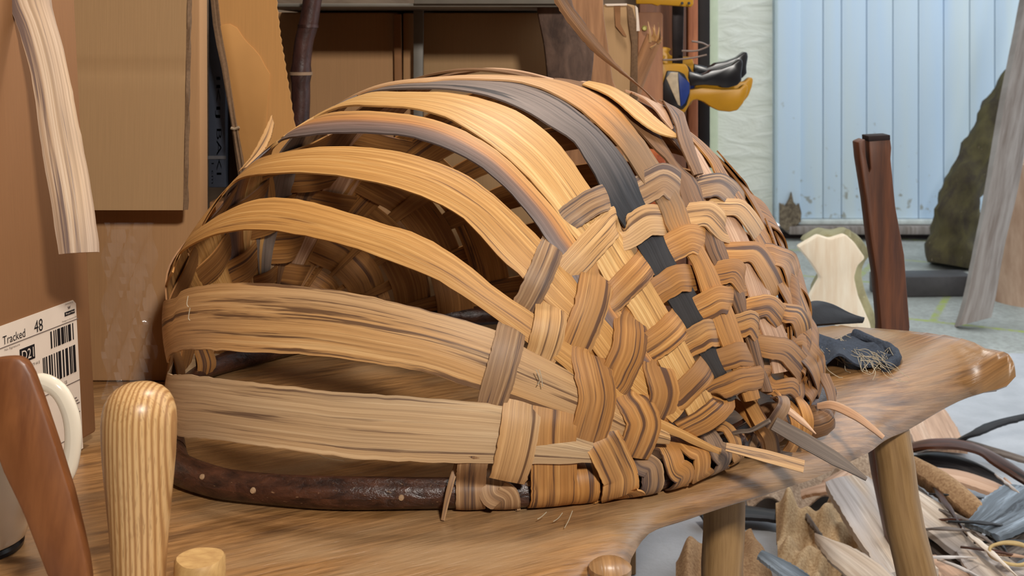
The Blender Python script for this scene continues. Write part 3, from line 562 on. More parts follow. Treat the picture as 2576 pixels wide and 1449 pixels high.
W = lambda px: px * .93 / F
rim_wrap(1186, 1186, W(72), M['weaveg'], [(1190, 1160, .000), (1205, 1090, -.004)], -25, 128)
rim_wrap(1284, 1222, W(74), M['weaveg'], None, -15, 225, r=.0146)
rim_wrap(1372, 1376, W(116), M['weave'], [(1390, 1090, .003), (1396, 1035, .001), (1402, 990, -.005)], -25, 100, r=.0178)
rim_wrap(1478, 1452, W(64), M['weave2'], None, -20, 225, r=.0165)
rim_wrap(1562, 1546, W(96), M['weave'], [(1520, 1120, .003), (1502, 1085, -.003)], -25, 105, r=.0185)
rim_wrap(1628, 1592, W(64), M['weaveg'], None, -20, 215, r=.0175)
rim_wrap(1700, 1640, W(62), M['weave'], None, -20, 225, r=.0205)
rim_wrap(1752, 1690, W(62), M['weave2'], None, -20, 215, r=.0205)
rim_wrap(1792, 1738, W(62), M['weaveg'], None, -20, 215, r=.0215)
rim_wrap(1826, 1790, W(50), M['weave'], None, -20, 215, r=.0205)
# bound eye where the hoops cross: coils of splint round the rim end
EYE = on(1935, 1072, .485)
def loop(name, pts, w, mat, label=None, n=40, th=.0014):
    """flat strip through 3D points (x, y, z, nx, ny, nz hint toward outside)"""
    B6 = crom([(*p[:3], *(nrm(p[3:6]) * .01)) for p in pts], n); P, Nn = B6[:, :3], B6[:, 3:]; T = np.gradient(P, axis=0); U, L, NN = [], [], []
    wv = np.interp(np.linspace(0, 1, n), np.linspace(0, 1, len(w)), w) if np.ndim(w) else np.full(n, w)
    for p, t, h, ww in zip(P, T, Nn, wv):
        s = nrm(np.cross(nrm(h), nrm(t))); U.append(p - s * ww / 2); L.append(p + s * ww / 2); NN.append(nrm(np.cross(nrm(t), s)))
    return ribbon(name, U, L, NN, mat, basket, label, cup=.0004, th=th, na=4)
def VN(px, py, Y, n=(0, -1, 0)): return (*V(px, py, Y), *n)
def eye_coil(pxs, w, mat): loop('eye_binding', [VN(*p) for p in pxs], W(w), mat)
lathe('hoop_end', V(2046, 1060, 1.085), [(0, .022), (.009, .019), (.014, .011), (.016, 0), (.015, -.02), (.0128, -.04)], M['dullbrown'], basket, 20, nrm([.55, -.35, .2]))
eye_coil([(1868, 985, 1.045, (-.3, -.9, .3)), (1885, 1010, 1.02, (-.2, -1, .3)), (1915, 1062, .995, (-.1, -1, .1)), (1938, 1100, .995, (0, -1, 0)), (1946, 1140, 1.005, (0, -1, -.3))], 38, M['weave'])
eye_coil([(1835, 1008, 1.045, (-.3, -.9, .3)), (1868, 1030, 1.02, (-.2, -1, .3)), (1902, 1072, 1.002, (-.1, -1, .1)), (1922, 1105, 1.0, (0, -1, 0)), (1930, 1138, 1.01, (0, -1, -.3))], 30, M['weave2'])
eye_coil([(1985, 985, 1.075, (.1, -.8, .5)), (2015, 1010, 1.045, (.3, -.9, .3)), (2032, 1050, 1.03, (.4, -1, .1)), (2030, 1090, 1.03, (.4, -1, -.1)), (2015, 1120, 1.04, (.2, -1, -.3))], 36, M['weave2'])
eye_coil([(1960, 1000, 1.06, (.1, -.8, .5)), (1992, 1030, 1.035, (.3, -.9, .3)), (2006, 1070, 1.025, (.4, -1, .1)), (1998, 1110, 1.03, (.4, -1, -.1)), (1985, 1135, 1.035, (.2, -1, -.3))], 40, M['weave'])
eye_coil([(1902, 960, 1.05, (0, -1, .2)), (1898, 990, 1.03, (0, -1, .2)), (1890, 1030, 1.015, (0, -1, 0))], 24, M['weave2'])
eye_coil([(1935, 1078, .984, (-.2, -1, .2)), (1955, 1050, .976, (-.2, -1, .2)), (1972, 1020, .978, (.1, -1, .3)), (1968, 1000, .99, (.2, -.5, .8)), (1950, 1000, 1.0, (0, .2, 1))], 34, M['weaveg'])
eye_coil([(1880, 1090, 1.02, (-.2, -1, .1)), (1862, 1118, 1.015, (-.2, -1, -.1)), (1850, 1142, 1.02, (-.1, -1, -.4))], 26, M['weave2'])
eye_coil([(1905, 1096, 1.015, (-.2, -1, .1)), (1896, 1120, 1.01, (-.2, -1, -.1)), (1890, 1146, 1.02, (-.1, -1, -.4))], 26, M['weaveg'])
eye_coil([(2070, 940, 1.13, (.4, -.9, .3)), (2088, 985, 1.115, (.5, -.9, .1)), (2090, 1030, 1.10, (.5, -.9, -.1)), (2062, 1065, 1.09, (.3, -1, -.3))], 46, M['dullbrown'])
bl = nrm(EYE - np.array([EYE[0], EYE[1] - .1, EYE[2]]))
v0 = lathe_geo(V(1935, 1066, 1.045), [(0, .022), (.012, .019), (.017, .01), (.019, 0), (.017, -.011), (.011, -.02), (0, -.022)], 20, (.6, -.2, .5)); mesh_obj('eye_core', v0[0], v0[1], M['dullbrown'], basket, v0[2])
# loose ends of splint left sticking out
def stick(pts, w, mat, th=.0022): loop('splint_end', [VN(x, y, Y, n) for x, y, Y, n in pts], [W(q) for q in w], mat, th=th)
UPN = (-.1, -.85, .5)
stick([(1826, 1124, .945, UPN), (1920, 1146, .94, UPN), (2022, 1174, .935, UPN)], [20, 30, 30], M['tan'])
stick([(1948, 1066, .972, UPN), (2040, 1118, .955, UPN), (2130, 1172, .94, UPN), (2180, 1206, .932, UPN)], [36, 40, 34, 8], M['greystick'], .003)
stick([(2058, 1022, 1.075, UPN), (2095, 1020, 1.065, UPN), (2150, 1045, 1.05, UPN), (2195, 1078, 1.04, UPN), (2222, 1101, 1.035, UPN)], [16, 24, 24, 18, 12], M['pink'], .003)
stick([(1980, 1030, .99, UPN), (2020, 1062, .985, UPN), (2052, 1092, .98, UPN)], [18, 16, 3], M['pink'])
stick([(1150, 1166, .9, (0, -1, .1)), (1132, 1225, .893, (0, -1, .1)), (1114, 1308, .888, (0, -1, .2))], [14, 14, 9], M['weaveg'], .0012)
stick([(1925, 975, 1.035, UPN), (1950, 990, 1.02, UPN), (1980, 1022, 1.0, UPN)], [20, 20, 6], M['weave'])
tube('twig', crom([V(1808, 1100, 1.0), V(1860, 1086, .985), (V(1890, 1082, .98)), V(1936, 1058, .972)], 20), np.linspace(.0016, .0022, 20), M['greystick'], basket, seg=8)
tube('twig', crom([V(1805, 1085, 1.03), V(1850, 1070, 1.02), V(1890, 1046, 1.012)], 14), .0018, M['rim'], basket, seg=8)
# long curl of splint rising off the top, and the blunt end lying beside it
def pxrib(name, U, L, Y0, Y1, mat, nrm_=(-.2, -.9, .4), th=.0018, n=70):
    U, L = crom(U, n), crom(L, n); Ys = np.linspace(Y0, Y1, n)
    return ribbon(name, [V(*p, y) for p, y in zip(U, Ys)], [V(*p, y) for p, y in zip(L, Ys)], [nrm(nrm_)] * n, mat, basket, th=th, cup=.002, edge=.0003)
pxrib('loose_splint', [(1405, -60), (1426, 0), (1474, 64), (1518, 120), (1562, 172), (1610, 216), (1650, 254), (1686, 292), (1705, 312)], [(1370, -60), (1398, 10), (1442, 74), (1490, 128), (1537, 166), (1588, 204), (1626, 236), (1664, 284), (1692, 318)], 1.20, 1.20, M['dullbrown'])
def pxskin(U, L, off, mat, th=.0016, n=50):
    U, L = crom(U, n), crom(L, n); os_ = np.interp(np.linspace(0, 1, n), np.linspace(0, 1, len(off)), off); A, B, NN = [], [], []
    for p, q, o in zip(U, L, os_):
        a, b = hit(*p), hit(*q); A.append(skin(a, o)[0]); B.append(skin(b, o)[0]); NN.append(skin(nrm(a + b))[1])
    ribbon('loose_splint', A, B, NN, mat, basket, th=th, cup=.001, edge=.0002)
pxskin([(1480, 214), (1520, 229), (1560, 252), (1600, 280), (1640, 316), (1672, 344), (1694, 361)], [(1462, 222), (1505, 246), (1546, 276), (1588, 316), (1630, 346), (1662, 360), (1691, 366)], [.004, .008, .009, .009, .010], M['light'])
pxskin([(1655, 258), (1696, 300), (1708, 335), (1724, 372), (1742, 405), (1764, 442)], [(1648, 270), (1662, 300), (1680, 345), (1690, 380), (1712, 410), (1740, 446)], [.012, .014, .014, .012, .007, .003], M['dullbrown'])
pxskin([(1575, 228), (1620, 250), (1656, 270), (1670, 300), (1684, 340)], [(1568, 236), (1608, 264), (1634, 290), (1654, 316), (1678, 342)], [.005, .008, .009, .008], M['pink'])
tube('loose_splint', crom([V(x, y, 1.21) for x, y in ((1740, 345), (1762, 362), (1790, 388), (1816, 420), (1836, 455), (1850, 490))], 30), np.linspace(.0022, .0016, 30), M['pink'], basket, seg=8, flat=.5)
pxrib('loose_splint', [(684, 288), (660, 340), (632, 392), (600, 432)], [(690, 310), (680, 350), (660, 385), (625, 420)], 1.30, 1.26, M['tan'], th=.0014)
# fuzz: stray fibres of the splints
def fibre(pts, Y, r=.00035): 
    return tube_geo(crom([V(x, y, Y) for x, y in pts], 7), r, 5)
fb = [fibre(p, Y) for p, Y in (([(1000, 232), (998, 226), (994, 222)], 1.14), ([(473, 745), (470, 765), (474, 772)], .93), ([(478, 775), (474, 800), (478, 806)], .93), ([(1348, 930), (1358, 955), (1352, 968)], .895), ([(1357, 930), (1362, 950), (1365, 972)], .895),
      ([(655, 1000), (648, 1012), (662, 1018)], .918), ([(705, 990), (712, 996), (722, 994)], .915), ([(776, 990), (780, 1006), (792, 1016)], .912), ([(1415, 1290), (1404, 1304), (1392, 1312)], .882), ([(1440, 1285), (1430, 1310), (1420, 1328)], .872), ([(790, 1138), (820, 1152), (866, 1160)], .905), ([(1375, 1288), (1362, 1300), (1352, 1306)], .884))]
gg = merge(*fb); fo = mesh_obj('stray_fibre', gg[0], gg[1], M['thread'], basket, gg[2]); fo['kind'] = 'stuff'

# ------------------------------------------------------------------ boxes and boards behind the basket
# parcel box at far left, its labelled side running back from the camera
FB = np.array([V(245, 0, 1.06)[0], 1.06, ZB]); FE = nrm([.0334, .13, 0]); FW = nrm([-.05, 0, 1]); FN = nrm(np.cross(FE, FW))
def face_hit(px, py):
    d = np.array([(px - 1288) / F, 1., -(py - HY) / F]); o = np.array([0, 0, ZC]); t = ((FB - o) @ FN) / (d @ FN); q = o + d * t - FB
    A = np.array([[FE @ FE, FE @ FW], [FE @ FW, FW @ FW]]); return np.linalg.solve(A, [q @ FE, q @ FW])
pbox = thing('parcel_box', 'tall brown cardboard box with a white shipping label at far left', 'box', (FB[0] - .15, FB[1] - .1, ZB))
PH = .60
prism('carton', [(-.32, .0115), (0, .0115), (0, PH), (-.32, PH)], FB - FN * .22, FE, FW, .22, M['cardo'], pbox, .003)
def frect(name, a, b, c, d_, mat, lift=.0008, parent=None):
    return prism(name, [(a, c), (b, c), (b, d_), (a, d_)], FB + FN * lift, FE, FW, .0003, mat, parent or plabel)
s1, w1 = face_hit(190, 752); s1b, w0 = face_hit(206, 1128); s0 = face_hit(-40, 842)[0]
s1 = (s1 + s1b) / 2
plabel = prism('shipping_label', [(s0, w0), (s1, w0), (s1, w1 - .004), (s1 - .004, w1), (s0, w1)], FB + FN * .0002, FE, FW, .0006, M['paper'], pbox)
def fr(px0, px1, pyt, pyb):       # pixel columns and the rows of its right-hand corners
    a = face_hit(px0, (pyt + pyb) / 2)[0]; b, t = face_hit(px1, pyt); _, c = face_hit(px1, pyb); return a, b, c, t
a, b, c, t = fr(3, 60, 826, 847); txt('lettering', 'Tracked', M['ink'], plabel, FB, FE, FW, a, b, c, t, .0012)
a, b, c, t = fr(83, 104, 800, 831); txt('lettering', '48', M['ink'], plabel, FB, FE, FW, a, b, c, t, .0012)
a, b, c, t = fr(8, 47, 863, 870); txt('lettering', 'No Signature', M['inkfaint'], plabel, FB, FE, FW, a, b, c, t, .0012)
a, b, c, t = fr(153, 189, 794, 799); txt('lettering', 'Postage on Account GB', M['inkfaint'], plabel, FB, FE, FW, a, b, c, t, .0012)
a, b, c, t = fr(161, 181, 757, 762); txt('lettering', 'Delivered by', M['inkfaint'], plabel, FB, FE, FW, a, b, c, t, .0012)
a, b, c, t = fr(160, 185, 777, 787); frect('logo_bar', a, b, c, t, M['ink'], .0009); txt('logo_lettering', 'Royal Mail', M['paper'], plabel, FB, FE, FW, a + .001, b - .001, c + .0008, t - .0008, .0016)
a, b, c, t = fr(168, 175, 768, 775); prism('crown', [(a, t), (a + (b - a) * .2, c), (b - (b - a) * .2, c), (b, t), (a * .3 + b * .7, (c + t) / 2), ((a + b) / 2, t), (a * .7 + b * .3, (c + t) / 2)], FB + FN * .0008, FE, FW, .0003, M['inkfaint'], plabel)
a, b, c, t = fr(47, 84, 865, 901); frect('code_panel', a, b, c, t, M['ink'], .0009); txt('code', 'D21', M['paper'], plabel, FB, FE, FW, a + .002, b - .002, c + (t - c) * .16, t - (t - c) * .14, .0016)
a, b, c, t = fr(76, 97, 906, 914); txt('lettering', '979 44 8', M['inkfaint'], plabel, FB, FE, FW, a, b, c, t, .0012)
a, b, c, t = fr(140, 166, 956, 965); txt('lettering', '9077 9 GB', M['inkfaint'], plabel, FB, FE, FW, a, b, c, t, .0012)
for px0, px1, pyt in ((-40, 194, 800), (-40, 199, 953), (-40, 204, 1085)):
    a, b, c, t = fr(px0, px1, pyt, pyt + 2); frect('rule', a, b, c, t, M['inkfaint'], .0009)
def barcode(px0, px1, pyt, pyb, n, seed):
    a, b, c, t = fr(px0, px1, pyt, pyb); r = random.Random(seed); gs = []; x = a
    while x < b:
        w = (b - a) / n * r.choice((.5, .8, 1, 1.7)); gs.append(prism_geo([(x, c), (min(x + w, b), c), (min(x + w, b), t), (x, t)], FB + FN * .0009, FE, FW, .0003)); x += w + (b - a) / n * r.choice((.5, .7, 1.2))
    g = merge(*gs); mesh_obj('barcode', g[0], g[1], M['ink'], plabel, g[2], smooth=False)
barcode(124, 182, 812, 854, 15, 1); barcode(105, 188, 866, 935, 24, 2)
a, b, c, t = fr(176, 197, 990, 1060)
for i in range(9): frect('smallprint', a, b - (i % 3) * .002, c + (t - c) * i / 9, c + (t - c) * (i + .35) / 9, M['inkfaint'], .0009)

# pale ash strip hanging over the parcel box
def free_strip(name, U, L, Ys, mat, label, cat, nrm_=(0, -1, 0), th=.004, cup=.003, n=60, group=None, parent=None, tagit=True):
    U, L = np.array(U, float), np.array(L, float); Ys = np.array(Ys, float)
    A = crom([V(x, y, Y) for (x, y), Y in zip(U, Ys)], n); B = crom([V(x, y, Y) for (x, y), Y in zip(L, Ys)], n); T = np.gradient((A + B) / 2, axis=0); NN = []
    for t, w in zip(T, B - A):
        q = nrm(np.cross(w, t)); NN.append(q if q @ np.array(nrm_) > 0 else -q)
    o = ribbon(name, A, B, NN, mat, parent, th=th, cup=cup, edge=.0002)
    return tag(o, label, cat, group) if tagit else o
free_strip('wood_strip', [(247, 634), (243, 580), (222, 440), (190, 280), (160, 130), (126, 0), (110, -130), (100, -320), (92, -470), (60, -508), (-60, -512)], [(150, 640), (140, 570), (108, 380), (82, 200), (50, 80), (20, 0), (0, -130), (-8, -320), (-16, -470), (-40, -530), (-130, -536)], [.93, .935, .95, .96, .97, .98, .985, .99, .99, 1.0, 1.0], M['stripwood'], 'pale grained wood strip hanging in front of the labelled box', 'wood strip', th=.005, cup=.006)

# second box with a folded-down flap and film wrap
cb = thing('carton_box', 'brown cardboard box with its flap folded down, behind the dark rim', 'box', (-.41, 1.36, ZB))
YB = 1.25
prism('carton', [(V(215, 0, YB)[0], .0), (V(506, 0, YB)[0], 0), (V(502, 0, YB)[0], .55), (V(215, 0, YB)[0], .55)], (0, YB + .032, ZB + .001), (1, 0, 0), (0, 0, 1), .032, M['card'], cb, .003)
zt, zb = .99, V(0, 526, YB - .03)[2]
U, L = [], []
for k in range(40):
    f = k / 39; z = zt + (zb - zt) * f; y = YB - .010 - .026 * f + (.004 * math.exp(-((f - .545) / .02) ** 2)); U.append((V(188, 0, y)[0], y, z)); L.append((V(476 - 14 * f, 0, y)[0], y, z))
fl = ribbon('flap', U, L, [(0, -1, .05)] * 40, M['cardg'], cb, th=.006, label='folded-down flap')
U = [(np.array(p) + np.array([.0005, .0, 0])) for p in L]; tube('flap_edge', [np.array(p) + np.array([.001, .001, 0]) for p in L], .0032, M['cardedge'], cb, seg=8, jitter=.25)
# crumpled clear film in front of the box
fu, ff = [], []
nx, ny = 16, 26
for j in range(ny + 1):
    for i in range(nx + 1):
        px = 262 + (390 - 262) * i / nx + 8 * math.sin(j * .9 + i); py = 560 + (1005 - 560) * j / ny; Y = 1.20 - .03 * (j / ny) ** 2 + .006 * math.sin(i * 1.3 + j * .5) + .004 * math.sin(i * 2.9 - j * 1.7)
        p = V(px, py, Y); p[2] = max(p[2], ZB + .003); fu.append(p)
for j in range(ny):
    for i in range(nx): a = j * (nx + 1) + i; ff.append((a, a + 1, a + nx + 2, a + nx + 1))
tag(mesh_obj('clear_film', fu, ff, M['plastic'], None, [(p[0], p[2]) for p in fu]), 'crumpled clear plastic film against the cardboard box', 'plastic film')

# dark-spined slim box, hand lettered
YN = 1.57
nb = thing('slim_box', 'slim dark navy box with hand-lettered spine between cardboard', 'box', (V(548, 0, YN)[0], YN + .05, 0))
xa, xb = V(524, 0, YN)[0], V(568, 0, YN)[0]; zN = V(0, 472, YN)[2]
box('case', (xa, YN, zN), (xb, YN + .14, 1.05), M['navy'], nb, .002); box('gap_shade_block', (xb + .0005, YN + .012, zN - .02), (V(606, 0, YN)[0], YN + .13, 1.04), plain('gap_shade_brown', lin(52, 36, 28), .8), nb, .002)  # second block is dark colour for the shaded gap beside the spine
box('stand', (xa, YN + .005, 0), (V(600, 0, YN)[0], YN + .14, zN - .021), M['cardo'], nb, .002)
def vtxt(s, px0, px1, py0, py1):      # lettering reading downward on the spine
    txt('lettering', s, M['navyink'], nb, np.array([0, YN - .0006, ZC]), np.array([0, 0, -1.]), np.array([1., 0, 0]), (py0 - HY) / F * YN, (py1 - HY) / F * YN, (px0 - 1288) / F * YN, (px1 - 1288) / F * YN, -.0006)
vtxt('IKIJ', 541, 554, 193, 297); vtxt('BAKI', 545, 557, 324, 440); vtxt('1 cm', 532, 538, 410, 462)
box('tape', (xa - .0005, YN - .0012, V(0, 400, YN)[2]), (xb + .0005, YN - .0004, V(0, 392, YN)[2]), plain('grey_tape', lin(84, 82, 84), .5), nb, 0)
# leaning torn corrugated sheet
cs = thing('corrugated_sheet', 'torn corrugated cardboard sheet leaning behind the basket', 'cardboard', (V(650, 0, 1.5)[0], 1.5, 0))
YS = 1.50
def vz(px, py, Y): return ((px - 1288) / F * Y, -(py - HY) / F * Y)
right = [(692, -60), (698, 20), (706, 90), (716, 150), (727, 220), (740, 300), (760, 430), (790, 640)]
rj = []
for (x0, y0), (x1, y1) in zip(right[:-1], right[1:]):
    for k in range(6): rj.append((x0 + (x1 - x0) * k / 6 + (1.6 if k % 2 else -1.2), y0 + (y1 - y0) * k / 6))
zf = lambda p: vz(p[0], p[1], YS)
bot = [(800, 900), (690, 900)]; left = [(640, 640), (612, 430), (590, 300), (568, 170), (548, 60), (536, -60)]
low = [(V(830, 0, YS)[0], -ZC + .001), (V(700, 0, YS)[0], -ZC + .001)]
prism('face_sheet', [zf(p) for p in left[::-1]] + low[::-1] + [zf(p) for p in rj[::-1]], (0, YS, ZC), (1, 0, 0), (0, 0, 1), .003, M['cardd'], cs)
prism('torn_layer', [zf(p) for p in [(553, 66), (566, 62), (580, 60), (598, 70), (612, 92), (625, 108), (640, 122), (655, 140), (668, 165), (681, 186), (676, 240), (672, 300), (668, 420), (640, 420), (612, 420), (590, 290), (568, 160)][::-1]], (0, YS - .003, ZC), (1, 0, 0), (0, 0, 1), .0014, plain('bare_liner', lin(196, 142, 80), .8, sc_=8, var=.06), cs, .0005)
for k, (dx, mt) in enumerate(((-7, 'cardedge'), (2, 'cardd'))):
    tube('corrugated_edge', [V(x + dx, y, YS - .006 + .003 * k) for x, y in ((536, -60), (548, 60), (557, 110), (570, 170), (590, 295), (598, 345), (612, 430), (640, 640))], .0028, M['cardedge'], cs, seg=8, jitter=.3)
tube('tie', [V(x, y, YS - .011) for x, y in ((581, 322), (590, 325), (602, 320))], .002, plain('pale_tie', lin(170, 146, 118), .8), cs, seg=8)

# dark bamboo cane
YC = 1.56
cp = [(840, -220), (800, -60), (786, 0), (776, 62), (764, 110), (757, 185), (757, 240), (755, 300), (750, 420), (742, 640), (738, 900)]
cn = thing('cane_pole', 'dark knotted cane pole standing behind the basket', 'pole', (V(745, 0, YC)[0], YC, 0))
Pc = crom([V(x, y, YC) for x, y in cp] + [np.array([V(735, 0, YC)[0], YC, .0])], 80); rr = np.full(80, .0133)
node = [(62, .0142), (185, .0155)]
for i, p in enumerate(Pc):
    for ny_, r in node:
        z = V(0, ny_, YC)[2]; rr[i] += (r - .0133) * math.exp(-((p[2] - z) / .006) ** 2)
tube('cane', Pc, rr, M['cane'], cn, seg=20)
for ny_, px in ((185, 757), (66, 775)):
    q = V(px, ny_, YC); tube('node_ring', [q + np.array([0, 0, -.0022]), q + np.array([0, 0, .0022])], .0164 if ny_ == 185 else .0148, M['canering'] if ny_ == 185 else M['cane'], cn, seg=24)

# storage shelf with big boxes
YK = 1.80
tag(prism('storage_box', [(V(640, 0, YK)[0], 0), (V(1012, 0, YK)[0], 0), (V(1002, 0, YK)[0], .884), (V(640, 0, YK)[0], .884)], (0, YK + .3, .001), (1, 0, 0), (0, 0, 1), .3, M['card'], None, .004), 'large brown storage box in shadow directly right of the cane pole', 'box')
eb = thing('narrow_box', 'narrow edge-on cardboard box between the two storage boxes', 'box', (V(1028, 0, YK)[0], YK + .1, 0))
box('carton', (V(1014, 0, YK)[0], YK - .004, 0), (V(1043, 0, YK)[0], YK + .25, .884), M['card'], eb, .003); box('corner_flap', (V(1003, 0, YK)[0], YK - .016, .3), (V(1022, 0, YK)[0], YK - .006, .882), M['cardo'], eb, .002, tilt=(-.012, 0))
tag(box('storage_box', (V(1062, 0, YK)[0], YK + .015, 0), (V(1385, 0, YK)[0], YK + .3, .885), M['cardg'], None, .004), 'large dull storage box under the grey metal shelf', 'box')
ms = thing('metal_shelf', 'grey metal shelf frame above the storage boxes', 'shelf', (V(1200, 0, 1.7)[0], 1.85, 0))
box('shelf_shade_plate', (V(648, 0, 1.62)[0], 1.60, .888), (V(1420, 0, 1.62)[0], 2.2, .893), M['shelf'], ms, .001)  # stretch left of the lip is added to shade the left storage box
box('shelf_lip', (V(1046, 0, 1.62)[0], 1.592, .892), (V(1420, 0, 1.62)[0], 1.60, .93), M['shelf'], ms, .001)
g1 = prism_geo([(V(1041, 0, 1.77)[0], 0), (V(1058, 0, 1.77)[0], 0), (V(1066, 0, 1.77)[0], .887), (V(1041, 0, 1.77)[0], .887)], (0, 1.775, 0), (1, 0, 0), (0, 0, 1), .012, .001); mesh_obj('shelf_upright', g1[0], g1[1], M['shelf'], ms, g1[2], sharp=30)
box('shelf_upright', (V(700, 0, 2.2)[0], 2.17, 0), (V(720, 0, 2.2)[0], 2.2, .887), M['shelf'], ms, .001); box('shelf_upright', (V(1370, 0, 2.2)[0], 2.17, 0), (V(1395, 0, 2.2)[0], 2.2, .887), M['shelf'], ms, .001)

# bark slab and boards right of the boxes
YR = 1.66
bs_ = thing('bark_slab', 'rough board with dark bark still on its face, above the basket', 'board', (V(1450, 0, YR)[0], YR, 0))
zf2 = lambda p, Y=YR: vz(p[0], p[1], Y)
prism('bark_face', [zf2(p) for p in [(1352, -70), (1350, 30), (1356, 60), (1366, 110), (1372, 160), (1376, 215), (1380, 330), (1480, 330), (1482, 215), (1490, 150), (1492, 100), (1470, 60), (1440, 20), (1420, -70)][::-1]], (0, YR - .012, ZC), (1, 0, 0), (0, 0, 1), .02, M['barkd'], bs_, .005)
prism('sawn_face', [(V(1400, 0, YR)[0], -ZC + .001), (V(1585, 0, YR)[0], -ZC + .001)] + [zf2(p) for p in [(1566, 260), (1540, 200), (1528, 110), (1518, 40), (1514, -70), (1400, -70)]], (0, YR + .02, ZC), (1, 0, 0), (0, 0, 1), .03, M['board'], bs_, .004)
YT = 1.72
tc = thing('torn_box', 'opened brown cardboard box with a torn white edge behind the splint curl', 'box', (V(1565, 0, YT)[0], YT + .02, 0))
prism('carton', [(V(1500, 0, YT)[0], -ZC + .001), (V(1600, 0, YT)[0], -ZC + .001)] + [zf2(p, YT) for p in [(1604, 240), (1602, 60), (1598, 14), (1580, 10), (1518, 12)]], (0, YT + .045, ZC), (1, 0, 0), (0, 0, 1), .045, M['cardg'], tc, .002)
prism('side_fold', [zf2(p, YT) for p in [(1584, 250), (1603, 250), (1603, 70), (1590, 20), (1576, 12), (1580, 60), (1588, 110)]], (0, YT - .003, ZC), (1, 0, 0), (0, 0, 1), .003, M['cardedge'], tc, .0005)
prism('torn_edge', [zf2(p, YT) for p in [(1600, 78), (1608, 78), (1606, 50), (1603, 20), (1597, 14), (1600, 50)]], (0, YT - .005, ZC), (1, 0, 0), (0, 0, 1), .002, M['paper'], tc)
prism('torn_edge', [zf2(p, YT) for p in [(1520, 10), (1526, 15), (1576, 14), (1576, 9)]], (0, YT - .005, ZC), (1, 0, 0), (0, 0, 1), .002, M['paper'], tc)
prism('inner_flap', [zf2(p, YT) for p in [(1544, 14), (1560, 14), (1560, 60), (1576, 92), (1568, 90), (1548, 66)][::-1]], (0, YT - .0025, ZC), (1, 0, 0), (0, 0, 1), .002, M['cardo'], tc)
# splintered stick
YSt = 1.795
ss = thing('splintered_stick', 'split stick with a frayed top leaning beside the clamps', 'stick', (V(1600, 0, YSt)[0], YSt, 0))
tube('shaft', [V(x, y, YSt) for x, y in ((1646, 92), (1630, 130), (1610, 180), (1588, 240), (1560, 330), (1520, 470))] + [np.array([V(1460, 0, YSt)[0], YSt, 0])], [.0135, .0135, .013, .013, .0125, .012, .012], M['board'], ss, seg=12, jitter=.08)
for k, (x, y, dx, dy, w) in enumerate(((1636, 96, -6, -42, 5), (1642, 92, 4, -30, 6), (1650, 94, 8, -26, 5), (1656, 98, 10, -6, 5), (1638, 110, 14, -2, 7), (1660, 96, -4, -40, 4), (1646, 88, -4, -20, 7))):
    a = V(x, y + 10, YSt - .012); b = V(x + dx, y + dy, YSt - .014 - .003 * k % .01); tube('splinter', crom([a, (a + b) / 2 + np.array([.001, -.002, 0]), b], 8), np.linspace(w * .0006, .0004, 8), M['tan'], ss, seg=6, flat=.5)
# plywood offcut with a screw
pw = thing('plywood_offcut', 'small square plywood offcut with a brass screw', 'board', (V(1630, 0, 2.02)[0], 2.02, 0))
prism('panel', [(V(1596, 0, 2.02)[0], -ZC + .001), (V(1668, 0, 2.02)[0], -ZC + .001)] + [vz(x, y, 2.02) for x, y in ((1668, 36), (1662, 31), (1606, 31))], (0, 2.032, ZC), (1, 0, 0), (0, 0, 1), .012, wood('plywood', lin(156, 104, 66), lin(134, 86, 54), lin(110, 70, 44), 6, 40, .3, .6), pw, .002)
lathe('screw', V(1621, 71, 2.019), [(0, .002), (.0028, .002), (.004, .0035), (.0052, .002), (.0052, 0)], plain('brass', lin(190, 180, 110), .35, .6), pw, 18, (0, -1, 0))
# brown back panel and post behind the clamps
tag(box('back_board', (V(1606, 0, 2.2)[0], 2.18, 0), (V(1722, 0, 2.2)[0], 2.215, 1.2), wood('dark_back_board', lin(120, 74, 46), lin(92, 56, 36), lin(60, 38, 26), 5, 60, .4, .6), None, .002), 'dark brown upright board behind the hanging clamps', 'board')

YO = 1.93
tag(box('paper_bag', (V(1590, 0, YO)[0], YO, 0), (V(1676, 0, YO)[0], YO + .07, V(0, 318, YO)[2]), plain('rust_orange_paper', lin(196, 104, 50), .7, var=.2, sc_=45, bmp=1., col2=lin(140, 62, 28)), None, .008), 'crumpled rust-orange bag glimpsed through the gap between upper ribs', 'bag')
